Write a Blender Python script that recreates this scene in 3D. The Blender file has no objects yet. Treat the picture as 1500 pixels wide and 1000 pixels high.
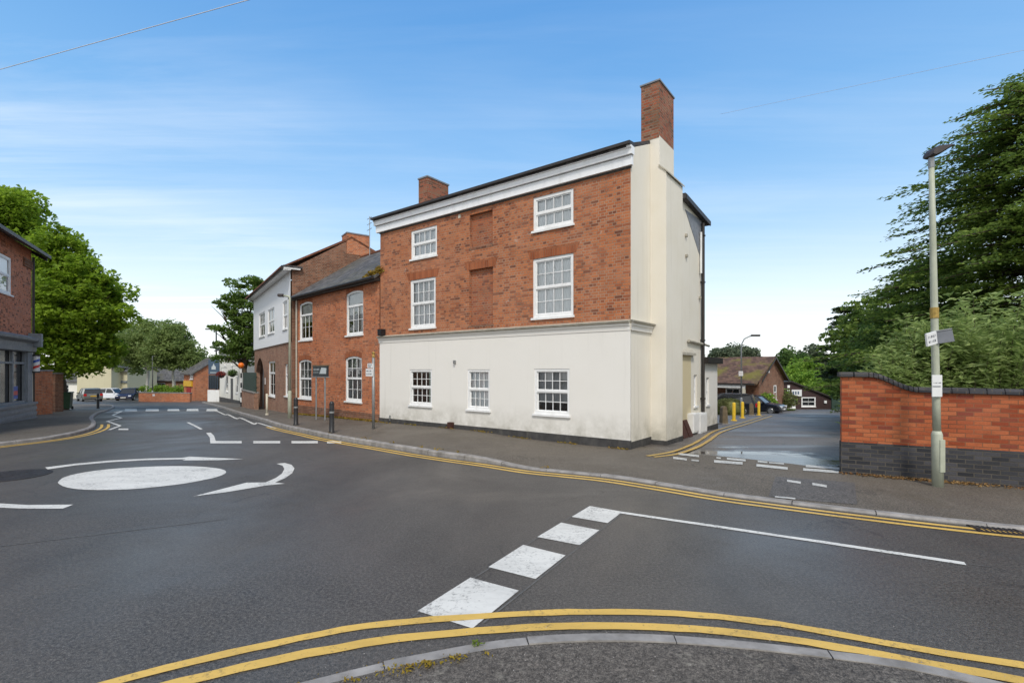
import bpy, bmesh, math, random
import numpy as np
from mathutils import Vector, Matrix
from mathutils.geometry import tessellate_polygon, delaunay_2d_cdt
R = math.radians
rng = random.Random(7)
nrng = np.random.default_rng(11)
SC = bpy.context.scene
COL = SC.collection

# ------------------------------------------------------------------ camera model of the survey
FX, CX, CY, EYE = 720.0, 750.0, 542.0, 2.0

def smooth(a, b, x):
    t = max(0.0, min(1.0, (x - a) / (b - a)))
    return t * t * (3 - 2 * t)

def fall(y, a, b, s):            # level until a, easing into slope s at b
    if y <= a: return 0.0
    if y <= b: return s * (y - a) ** 2 / (2 * (b - a))
    return s * (b - a) / 2 + s * (y - b)

def g(x, y):                     # height of the ground
    yl = min(y, 72.0)
    left = fall(yl, 14, 22, .04)
    right = fall(yl, 10, 18, .052) + .013 * max(0.0, yl - 30)
    t = smooth(-2, 8, x)
    return -(left * (1 - t) + right * t)

def G(px, py, h=0.0):            # ground point (raised by h) under a line of sight
    r = (px - CX) / FX; k = (py - CY) / FX
    lo, hi = .5, 72.0
    f = lambda d: (EYE - k * d) - (g(r * d, d) + h)
    if f(hi) > 0: return (r * hi, hi)
    for _ in range(50):
        m = (lo + hi) / 2
        if f(m) > 0: lo = m
        else: hi = m
    return (r * lo, lo)

def P(px, py, d):
    return Vector(((px - CX) / FX * d, d, EYE - (py - CY) / FX * d))

class Frame:                     # a building's footing: local x along its front, y towards its back
    def __init__(s, ox, oy, deg, oz=0.0):
        s.ox, s.oy, s.oz, s.deg = ox, oy, oz, deg
        c, n = math.cos(R(deg)), math.sin(R(deg))
        s.ex, s.ey = (c, n), (-n, c)
    def front(s, px, py, y0=0.0):
        r = (px - CX) / FX
        ax, ay = s.ox + y0 * s.ey[0], s.oy + y0 * s.ey[1]
        u = (r * ay - ax) / (s.ex[0] - r * s.ex[1])
        d = ay + u * s.ex[1]
        return u, EYE - (py - CY) / FX * d - s.oz
    def side(s, px, py, x0):
        r = (px - CX) / FX
        ax, ay = s.ox + x0 * s.ex[0], s.oy + x0 * s.ex[1]
        v = (r * ay - ax) / (s.ey[0] - r * s.ey[1])
        d = ay + v * s.ey[1]
        return v, EYE - (py - CY) / FX * d - s.oz
    def world(s, x, y):
        return s.ox + x * s.ex[0] + y * s.ey[0], s.oy + x * s.ex[1] + y * s.ey[1]

# ------------------------------------------------------------------ materials
class NT:
    def __init__(s, name):
        s.m = bpy.data.materials.new(name); s.m.use_nodes = True
        s.t = s.m.node_tree; s.t.nodes.clear()
        s.out = s.n('ShaderNodeOutputMaterial')
    def n(s, ty, **kw):
        nd = s.t.nodes.new(ty)
        for k, v in kw.items(): setattr(nd, k, v)
        return nd
    def l(s, a, b): s.t.links.new(a, b)
    def val(s, sock, v):
        if hasattr(v, 'links') or hasattr(v, 'is_linked'): s.l(v, sock)
        else: sock.default_value = v
    def noise(s, vec, scale, detail=4, rough=.55, dist=0):
        nd = s.n('ShaderNodeTexNoise'); nd.inputs['Scale'].default_value = scale
        nd.inputs['Detail'].default_value = detail; nd.inputs['Roughness'].default_value = rough
        nd.inputs['Distortion'].default_value = dist
        if vec is not None: s.l(vec, nd.inputs['Vector'])
        return nd.outputs['Fac']
    def ramp(s, fac, stops, interp='LINEAR'):
        nd = s.n('ShaderNodeValToRGB'); cr = nd.color_ramp; cr.interpolation = interp
        while len(cr.elements) < len(stops): cr.elements.new(.5)
        for e, (p, c) in zip(cr.elements, stops):
            e.position = p; e.color = c if len(c) == 4 else (*c, 1)
        s.l(fac, nd.inputs['Fac']); return nd.outputs['Color']
    def mix(s, fac, a, b, mode='MIX'):
        nd = s.n('ShaderNodeMix', data_type='RGBA', blend_type=mode)
        s.val(nd.inputs[0], fac)
        for i, v in ((6, a), (7, b)):
            if isinstance(v, tuple): nd.inputs[i].default_value = v if len(v) == 4 else (*v, 1)
            else: s.l(v, nd.inputs[i])
        return nd.outputs[2]
    def math(s, op, a, b=0.0, clamp=False):
        nd = s.n('ShaderNodeMath', operation=op, use_clamp=clamp)
        s.val(nd.inputs[0], a); s.val(nd.inputs[1], b); return nd.outputs[0]
    def maprange(s, v, a, b, c, d):
        nd = s.n('ShaderNodeMapRange'); s.l(v, nd.inputs[0])
        for i, q in enumerate((a, b, c, d)): nd.inputs[i + 1].default_value = q
        return nd.outputs[0]
    def mapping(s, vec, scale=(1, 1, 1), loc=(0, 0, 0), rot=(0, 0, 0)):
        nd = s.n('ShaderNodeMapping'); nd.inputs['Scale'].default_value = scale
        nd.inputs['Location'].default_value = loc; nd.inputs['Rotation'].default_value = rot
        s.l(vec, nd.inputs['Vector']); return nd.outputs[0]
    def uv(s): return s.n('ShaderNodeTexCoord').outputs['UV']
    def pos(s): return s.n('ShaderNodeNewGeometry').outputs['Position']
    def bump(s, h, strength=.3, dist=.01):
        nd = s.n('ShaderNodeBump'); nd.inputs['Strength'].default_value = strength
        nd.inputs['Distance'].default_value = dist; s.l(h, nd.inputs['Height']); return nd.outputs[0]
    def pbr(s, col, rough=.7, metal=0.0, normal=None, spec=.4):
        p = s.n('ShaderNodeBsdfPrincipled')
        if isinstance(col, tuple): p.inputs['Base Color'].default_value = col if len(col) == 4 else (*col, 1)
        else: s.l(col, p.inputs['Base Color'])
        s.val(p.inputs['Roughness'], rough); p.inputs['Metallic'].default_value = metal
        p.inputs['Specular IOR Level'].default_value = spec
        if normal is not None: s.l(normal, p.inputs['Normal'])
        s.l(p.outputs[0], s.out.inputs[0]); return s.m

M = {}
def plain(name, col, rough=.6, metal=0.0, var=.25, scale=6.0, spec=.4, dirt=None):
    t = NT(name); tc = t.n('ShaderNodeTexCoord').outputs['Object']
    nz = t.noise(tc, scale, 5)
    lo = tuple(c * (1 - var) for c in col); hi = tuple(min(1, c * (1 + var * .6)) for c in col)
    c = t.ramp(nz, [(.3, lo), (.7, hi)])
    if dirt:
        d = t.noise(t.mapping(tc, (3, 3, .7)), 1.3, 6, .7)
        c = t.mix(t.maprange(d, .52, .75, 0, .65), c, dirt)
    r = t.maprange(t.noise(tc, scale * 3, 3), .3, .7, max(.02, rough - .1), min(1, rough + .1))
    M[name] = t.pbr(c, r, metal, t.bump(t.noise(tc, scale * 12, 3), .08, .005), spec); return M[name]

def brick(name, stops, mortar, patch=.35, dark=(.05, .03, .025), darkamt=.4, msize=.009, soot=None, w=.225, h=.075, bstr=.5, flem=True, whites=0):
    t = NT(name); uv = t.uv()
    wob = t.noise(uv, 3.0, 3)
    b = t.n('ShaderNodeTexBrick'); b.offset = .5
    if flem: b.squash = .5; b.squash_frequency = 2
    t.l(uv, b.inputs['Vector'])
    b.inputs['Color1'].default_value = (0, 0, 0, 1); b.inputs['Color2'].default_value = (1, 1, 1, 1)
    b.inputs['Mortar'].default_value = (.5, .5, .5, 1)
    b.inputs['Scale'].default_value = 1; b.inputs['Mortar Size'].default_value = msize
    b.inputs['Mortar Smooth'].default_value = .25; b.inputs['Bias'].default_value = 0
    b.inputs['Brick Width'].default_value = w; b.inputs['Row Height'].default_value = h
    gray = t.n('ShaderNodeRGBToBW'); t.l(b.outputs['Color'], gray.inputs[0])
    c = t.ramp(gray.outputs[0], stops)
    fine = t.noise(uv, 38, 4, .7)
    c = t.mix(.55, c, t.ramp(fine, [(.25, (.45, .42, .4)), (.75, (1.25, 1.2, 1.15))]), 'MULTIPLY')
    big = t.noise(uv, .55, 5, .62, .4)
    c = t.mix(t.maprange(big, .45, .72, 0, patch), c, tuple(min(1, x * 1.35 + .04) for x in stops[-1][1]))
    dk = t.noise(t.mapping(uv, (1, 1.6, 1), (7, 3, 0)), .9, 6, .68)
    c = t.mix(t.maprange(dk, .5, .72, 0, darkamt), c, dark)
    mcol = t.mix(t.maprange(t.noise(uv, 1.4, 4), .4, .65, 0, 1), mortar, tuple(x * .55 for x in mortar))
    c = t.mix(b.outputs['Fac'], c, mcol)
    if whites:
        wn = t.noise(t.mapping(uv, (1.2, 1.2, 1), (3, 9, 0)), 2.4, 4, .6)
        c = t.mix(t.maprange(wn, .66, .74, 0, whites), c, (.55, .47, .4))
    hgt = t.math('SUBTRACT', t.math('MULTIPLY', fine, .35), b.outputs['Fac'])
    M[name] = t.pbr(c, .88, 0, t.bump(hgt, bstr, .012), .25); return M[name]

brick('brick_old', [(0, (.16, .06, .036)), (.18, (.31, .10, .047)), (.5, (.43, .145, .06)), (.8, (.48, .175, .075)), (1, (.40, .165, .085))], (.36, .255, .18), .3, (.20, .085, .05), .4, .008, whites=.4)
brick('brick_infill', [(0, (.17, .06, .04)), (.2, (.33, .10, .048)), (.6, (.40, .13, .056)), (1, (.34, .14, .075))], (.30, .21, .15), .2, (.11, .05, .035), .5, .008)
brick('brick_chimney', [(0, (.12, .05, .03)), (.3, (.28, .08, .04)), (.6, (.36, .10, .05)), (1, (.25, .13, .075))], (.25, .2, .15), .2, (.085, .075, .045), .85)
brick('brick_orange', [(0, (.24, .08, .042)), (.2, (.42, .12, .05)), (.55, (.53, .16, .06)), (.8, (.58, .195, .08)), (1, (.42, .16, .085))], (.40, .28, .19), .3, (.22, .095, .055), .4, whites=.55)
brick('brick_garden', [(0, (.24, .048, .018)), (.3, (.36, .095, .038)), (.5, (.42, .12, .048)), (.88, (.46, .15, .062)), (.9, (.20, .05, .03)), (1, (.25, .06, .035))], (.25, .11, .06), .3, (.19, .06, .03), .65, .007, flem=False)
brick('brick_blue', [(0, (.028, .03, .036)), (.5, (.05, .052, .06)), (1, (.085, .085, .095))], (.10, .09, .075), .1, (.03, .03, .03), .3, .008, flem=False)
brick('brick_barber', [(0, (.16, .055, .03)), (.3, (.56, .19, .095)), (.6, (.66, .235, .12)), (1, (.5, .21, .13))], (.3, .2, .14), .2, (.14, .06, .04), .45)
brick('brick_pink', [(0, (.20, .10, .065)), (.5, (.31, .155, .10)), (1, (.38, .20, .13))], (.40, .32, .25), .2, (.16, .09, .06), .3)
brick('brick_brown', [(0, (.14, .055, .033)), (.5, (.22, .09, .05)), (1, (.29, .13, .075))], (.26, .21, .16), .2, (.08, .045, .03), .5)
brick('brick_arch', [(0, (.24, .07, .03)), (.5, (.33, .10, .04)), (1, (.39, .13, .055))], (.26, .15, .09), .2, (.16, .06, .03), .3, .006, w=.075, h=.30, flem=False)

def render_mat(name, base, stain, amt=.35, foot=(.30, .28, .22)):
    t = NT(name); p = t.n('ShaderNodeTexCoord').outputs['Object']
    sep = t.n('ShaderNodeSeparateXYZ'); t.l(p, sep.inputs[0])
    n1 = t.noise(p, .8, 6, .6); c = t.mix(t.maprange(n1, .42, .72, 0, amt), base, stain)
    run = t.noise(t.mapping(p, (5.0, 5.0, .22)), 1.0, 5, .65)
    c = t.mix(t.maprange(run, .56, .78, 0, amt * .9), c, tuple(x * .72 for x in stain))
    low = t.math('MULTIPLY', t.maprange(sep.outputs[2], .15, 1.0, 1, 0), t.maprange(t.noise(p, 2.2, 6, .7), .35, .7, 0, .8), True)
    c = t.mix(low, c, foot)
    sp = t.noise(p, 9, 5, .8); c = t.mix(t.maprange(sp, .66, .76, 0, .28), c, (.34, .32, .27))
    h = t.math('ADD', t.noise(p, 60, 3), t.math('MULTIPLY', t.noise(p, 2.0, 3), 1.2))
    M[name] = t.pbr(c, .85, 0, t.bump(h, .22, .008), .25); return M[name]
render_mat('render_white', (.75, .725, .675), (.70, .675, .61), .3)
render_mat('render_cream', (.72, .68, .595), (.65, .60, .49), .55)
render_mat('render_beige', (.60, .52, .34), (.55, .46, .3), .4)
render_mat('render_dash', (.80, .81, .82), (.72, .73, .74), .25)
render_mat('render_pub', (.78, .76, .70), (.68, .66, .6), .2)
render_mat('render_yellow', (.56, .52, .36), (.5, .45, .3), .3)

plain('white_paint', (.78, .78, .77), .4, var=.06, dirt=(.52, .51, .47))
plain('cornice_paint', (.82, .83, .84), .5, var=.05, dirt=(.62, .62, .60))
plain('stone_trim', (.44, .41, .34), .8, var=.2, dirt=(.28, .25, .19))
plain('plinth_dark', (.055, .053, .052), .75, var=.35, dirt=(.13, .12, .1))
plain('lead_grey', (.20, .21, .23), .6, var=.2)
plain('black_metal', (.018, .018, .02), .4, var=.3)
plain('black_plastic', (.03, .025, .022), .5, var=.3)
plain('steel', (.32, .33, .33), .45, .6, var=.2)
plain('sage_paint', (.40, .42, .33), .5, var=.12, dirt=(.23, .25, .16))
plain('lamp_head', (.055, .045, .045), .5, var=.3)
plain('brown_board', (.065, .026, .018), .6, var=.4)
plain('grey_paint', (.19, .215, .235), .45, var=.2, dirt=(.17, .18, .18))
plain('cream_paint', (.55, .51, .41), .6, var=.1, dirt=(.36, .33, .26))
plain('yellow_paint', (.72, .47, .03), .5, var=.12, dirt=(.4, .28, .06))
plain('post_wood', (.17, .13, .08), .85, var=.4)
plain('bark', (.085, .065, .045), .9, var=.4, scale=9)
plain('birch_bark', (.52, .50, .45), .8, var=.4, scale=12)
plain('sign_white', (.66, .67, .67), .5, var=.05)
plain('sign_ink', (.09, .10, .12), .6, var=.1)
plain('sign_pale', (.5, .55, .56), .5, var=.2, scale=30)
plain('sign_dark', (.035, .04, .045), .4, var=.2)
plain('sign_blue', (.06, .10, .155), .5, var=.2)
plain('sign_yellow', (.62, .36, .02), .5, var=.1)
plain('red_paint', (.30, .015, .015), .45, var=.2)
plain('orange_globe', (.80, .17, .01), .35, var=.05)
plain('bin_green', (.02, .06, .03), .5, var=.25)
plain('curtain_net', (.93, .94, .95), .9, var=.05, scale=3)
plain('curtain_blind', (.80, .79, .76), .9, var=.03, scale=3)
plain('curtain_dim', (.34, .34, .35), .9, var=.15, scale=3)
plain('kerb_stone', (.27, .255, .24), .8, var=.35, scale=5, dirt=(.12, .105, .085))
plain('iron', (.045, .04, .037), .5, .4, var=.4)
plain('cable', (.55, .56, .58), .6, var=.1)
plain('bungalow_beam', (.62, .61, .58), .6, var=.1)
plain('shed_brown', (.05, .026, .024), .7, var=.3)
plain('fence_green', (.02, .045, .03), .6, var=.3)
plain('rust_band', (.36, .24, .06), .7, var=.35, scale=20)
plain('car_black', (.012, .014, .02), .18, var=.1, spec=.6)
plain('car_grey', (.13, .13, .115), .25, var=.1, spec=.6)
plain('car_white', (.74, .76, .80), .25, var=.04, spec=.6)
plain('car_blue', (.018, .026, .07), .2, var=.1, spec=.6)
plain('car_silver', (.34, .37, .4), .25, .5, var=.1, spec=.6)
plain('tyre', (.015, .015, .015), .85, var=.2)
plain('rim_alloy', (.35, .36, .37), .35, .8, var=.1)
plain('light_red', (.45, .015, .015), .2, var=.1)
plain('light_clear', (.7, .72, .75), .15, var=.05)
plain('plate_white', (.75, .75, .72), .4, var=.03)
plain('flower_red', (.25, .045, .04), .9, var=.5, scale=40)
plain('barber_red', (.55, .05, .04), .4, var=.05)
plain('barber_blue', (.04, .10, .40), .4, var=.05)
plain('earth', (.07, .075, .035), .95, var=.5, scale=.8)
plain('moss_green', (.17, .17, .03), .95, var=.5, scale=20)
plain('window_dark', (.012, .014, .016), .06, var=.2, spec=.7)

def glass_mat():
    t = NT('window_glass')
    tr = t.n('ShaderNodeBsdfTransparent'); tr.inputs[0].default_value = (.96, .98, .98, 1)
    gl = t.n('ShaderNodeBsdfGlossy'); gl.inputs['Roughness'].default_value = .015
    bp = t.bump(t.noise(t.n('ShaderNodeTexCoord').outputs['Object'], 1.7, 1), .06, .05)
    t.l(bp, gl.inputs['Normal'])
    lw = t.n('ShaderNodeFresnel'); lw.inputs[0].default_value = 1.52
    f = t.math('ADD', t.math('MULTIPLY', lw.outputs[0], 1.5), .02, True)
    mx = t.n('ShaderNodeMixShader'); t.l(f, mx.inputs[0]); t.l(tr.outputs[0], mx.inputs[1]); t.l(gl.outputs[0], mx.inputs[2])
    t.l(mx.outputs[0], t.out.inputs[0]); M['glass'] = t.m
glass_mat()

def tile_roof(name, a, b, moss=0, w=.25, h=.22):
    t = NT(name); uv = t.uv()
    br = t.n('ShaderNodeTexBrick'); br.offset = .5; t.l(uv, br.inputs['Vector'])
    br.inputs['Color1'].default_value = (0, 0, 0, 1); br.inputs['Color2'].default_value = (1, 1, 1, 1); br.inputs['Mortar'].default_value = (0, 0, 0, 1)
    br.inputs['Scale'].default_value = 1; br.inputs['Mortar Size'].default_value = .012; br.inputs['Brick Width'].default_value = w; br.inputs['Row Height'].default_value = h
    gray = t.n('ShaderNodeRGBToBW'); t.l(br.outputs['Color'], gray.inputs[0])
    c = t.ramp(gray.outputs[0], [(0, tuple(x * .6 for x in a)), (.5, a), (1, b)])
    n = t.noise(uv, 1.1, 6, .65); c = t.mix(t.maprange(n, .45, .7, 0, .5), c, tuple(x * .55 for x in a))
    if moss:
        ms = t.noise(t.mapping(uv, (1, 1, 1), (2, 5, 0)), .5, 6, .6)
        c = t.mix(t.maprange(ms, .5, .62, 0, moss), c, (.16, .145, .02))
    M[name] = t.pbr(c, .75, 0, t.bump(t.math('SUBTRACT', t.math('MULTIPLY', gray.outputs[0], .4), br.outputs['Fac']), .6, .015), .3)
tile_roof('slate', (.10, .098, .098), (.15, .145, .14), .15)
tile_roof('slate_dark', (.075, .068, .068), (.12, .11, .11))
tile_roof('tile_brown', (.12, .068, .046), (.17, .10, .068), .75, .3, .3)
tile_roof('tile_red', (.20, .075, .042), (.26, .11, .06), .1)

def asphalt(name, base, spread, r0, r1, wet=None, grain=1.0, warm=(1, 1, 1), lichen=0, spec=.45, dirtc=None):
    t = NT(name); p = t.pos()
    f1 = t.noise(p, 34, 4, .85); f2 = t.noise(p, 120, 2, .7)
    sp = t.math('ADD', t.math('MULTIPLY', f1, .55), t.math('MULTIPLY', f2, .45))
    lo = tuple(base * w * max(.12, 1 - .85 * grain) for w in warm); hi = tuple(base * w * (1 + 1.5 * grain) for w in warm)
    c = t.ramp(sp, [(.40, lo), (.5, tuple(base * w for w in warm)), (.62, hi)])
    mid = t.noise(p, 5.5, 6, .75); c = t.mix(t.maprange(mid, .5, .72, 0, .4), c, tuple(base * w * .5 for w in warm))
    fleck = t.noise(p, 70, 2, .5); c = t.mix(t.maprange(fleck, .70, .74, 0, .7 * grain), c, (.30, .29, .27))
    big = t.noise(p, .22, 6, .6, .6)
    c = t.mix(t.maprange(big, .38, .66, 0, spread), c, tuple(base * w * 1.9 for w in warm))
    tr = t.noise(t.mapping(p, (.55, .16, 1), rot=(0, 0, R(50))), 1.1, 5, .6)
    c = t.mix(t.maprange(tr, .5, .72, 0, .45), c, tuple(base * w * .55 for w in warm))
    if lichen:
        ln = t.noise(p, 3.3, 7, .75); c = t.mix(t.maprange(ln, .58, .66, 0, lichen), c, (.22, .20, .165))
    vor = t.n('ShaderNodeTexVoronoi', feature='DISTANCE_TO_EDGE'); vor.inputs['Scale'].default_value = .42
    wv = t.n('ShaderNodeVectorMath', operation='ADD'); t.l(p, wv.inputs[0])
    nn = t.n('ShaderNodeTexNoise'); nn.inputs['Scale'].default_value = 1.6; nn.inputs['Detail'].default_value = 5; t.l(p, nn.inputs['Vector'])
    t.l(nn.outputs['Color'], wv.inputs[1]); t.l(wv.outputs[0], vor.inputs['Vector'])
    crack = t.math('MULTIPLY', t.maprange(vor.outputs['Distance'], .0, .008, .55, 0), t.maprange(t.noise(p, .35, 2), .5, .56, 0, 1))
    c = t.mix(crack, c, tuple(base * .25 for w in warm))
    if dirtc:
        dn = t.noise(p, .9, 7, .7); c = t.mix(t.maprange(dn, .52, .7, 0, .6), c, dirtc)
    rr = t.maprange(t.noise(p, .30, 5, .6, .5), .36, .64, r0, r1)
    if wet:
        q = t.n('ShaderNodeVectorMath', operation='SUBTRACT'); t.l(p, q.inputs[0]); q.inputs[1].default_value = wet
        ln_ = t.n('ShaderNodeVectorMath', operation='LENGTH'); t.l(t.mapping(q.outputs[0], (.40, .56, 0), rot=(0, 0, R(18))), ln_.inputs[0])
        pool = t.maprange(t.math('ADD', ln_.outputs['Value'], t.math('MULTIPLY', t.math('SUBTRACT', t.noise(p, 1.1, 6, .65), .5), 1.6)), .62, 1.05, 1, 0)
        st = t.maprange(t.noise(t.mapping(p, (.12, .8, 1), rot=(0, 0, R(8))), 1.3, 5, .6), .48, .62, 0, .8)
        wm = t.math('MAXIMUM', pool, t.math('MULTIPLY', st, .6))
        rr = t.math('MINIMUM', rr, t.math('ADD', t.maprange(pool, 0, 1, .56, .07), t.maprange(st, 0, .8, .10, -.22))); c = t.mix(wm, c, tuple(base * w * .6 for w in warm))
        sp = t.math('MULTIPLY', sp, t.maprange(wm, 0, 1, 1, .04))
    hb = t.bump(sp, .55 if not wet else .12, .006)
    M[name] = t.pbr(c, rr, 0, hb, spec); return M[name]
asphalt('asphalt', .062, .5, .36, .66, warm=(1.10, 1.0, .87), spec=.36)
asphalt('pavement_tarmac', .09, .30, .55, .85, warm=(1.16, 1.0, .80), lichen=.25, dirtc=(.085, .072, .05), spec=.3)
asphalt('pavement_near', .072, .25, .55, .85, warm=(1.14, 1.0, .85), lichen=.95, spec=.3)
asphalt('yard_tarmac', .10, .3, .5, .72, wet=(5.45, 10.9, 0.0), warm=(1.14, 1, .88), spec=.42)

def paint(name, col, wear=.35, under=(.05, .05, .05)):
    t = NT(name); p = t.pos()
    n = t.noise(p, 22, 7, .8); b = t.noise(p, 2.0, 4)
    w = t.math('ADD', t.math('MULTIPLY', n, .8), t.math('MULTIPLY', b, .3))
    c = t.mix(t.maprange(t.noise(t.mapping(p, (.7, 2.0, 1), rot=(0, 0, R(25))), 1.8, 7, .72), .42, .68, 0, .7), col, tuple(x * .72 for x in col))
    c = t.mix(t.maprange(w, .66 - wear * .12, .80 - wear * .1, 0, .9), c, under)
    M[name] = t.pbr(c, .55, 0, t.bump(t.noise(p, 110, 3), .3, .004), .35)
paint('mark_white', (.64, .63, .585), .75)
paint('mark_worn', (.55, .54, .5), 1.0)
paint('mark_ghost', (.13, .128, .12), 1.2)
paint('mark_yellow', (.64, .415, .10), .55)
paint('mark_yellow_worn', (.50, .33, .09), .8)

def puddle_mat():
    t = NT('puddle_water')
    M['water'] = t.pbr((.02, .02, .02), .02, 0, t.bump(t.noise(t.pos(), 6, 2), .015, .01), .9)
puddle_mat()

def leafmat(name, c1, c2, c3, trans=.35):
    t = NT(name)
    gi = t.n('ShaderNodeNewGeometry'); p = gi.outputs['Position']
    rnd = gi.outputs['Random Per Island']
    c = t.ramp(rnd, [(0, c1), (.5, c2), (1, c3)])
    big = t.noise(p, .7, 3)
    c = t.mix(t.maprange(big, .4, .65, 0, .5), c, tuple(min(1, x * 1.3) for x in c3))
    d = t.n('ShaderNodeBsdfPrincipled'); t.l(c, d.inputs['Base Color']); d.inputs['Roughness'].default_value = .6
    d.inputs['Specular IOR Level'].default_value = .25
    tl = t.n('ShaderNodeBsdfTranslucent'); hs = t.n('ShaderNodeHueSaturation'); hs.inputs['Value'].default_value = 1.5; t.l(c, hs.inputs['Color']); t.l(hs.outputs[0], tl.inputs[0])
    mx = t.n('ShaderNodeMixShader'); mx.inputs[0].default_value = trans; t.l(d.outputs[0], mx.inputs[1]); t.l(tl.outputs[0], mx.inputs[2])
    t.l(mx.outputs[0], t.out.inputs[0]); M[name] = t.m
leafmat('leaf_maple', (.075, .14, .011), (.135, .22, .016), (.24, .335, .03), .5)
leafmat('leaf_birch', (.11, .165, .04), (.165, .22, .062), (.24, .30, .11), .5)
leafmat('leaf_dark', (.035, .075, .02), (.06, .115, .028), (.11, .17, .045))
leafmat('leaf_conifer', (.036, .072, .018), (.078, .128, .024), (.18, .245, .042), .38)
leafmat('leaf_pine', (.022, .042, .018), (.035, .06, .024), (.06, .085, .035), .2)
leafmat('leaf_shrub', (.11, .165, .04), (.185, .255, .065), (.33, .40, .155), .42)
leafmat('leaf_bright', (.09, .17, .018), (.16, .27, .03), (.25, .36, .06), .45)
leafmat('leaf_mid', (.055, .11, .02), (.095, .165, .03), (.16, .23, .05), .45)
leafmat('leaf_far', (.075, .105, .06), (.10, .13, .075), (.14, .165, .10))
leafmat('leaf_hedge', (.07, .085, .025), (.11, .125, .04), (.16, .165, .06), .25)
leafmat('leaf_dead', (.11, .045, .018), (.2, .10, .035), (.3, .2, .08), .2)
leafmat('leaf_moss', (.18, .14, .012), (.26, .19, .02), (.22, .13, .02), .2)
leafmat('leaf_grass', (.08, .12, .015), (.12, .18, .025), (.17, .22, .04), .3)

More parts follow.
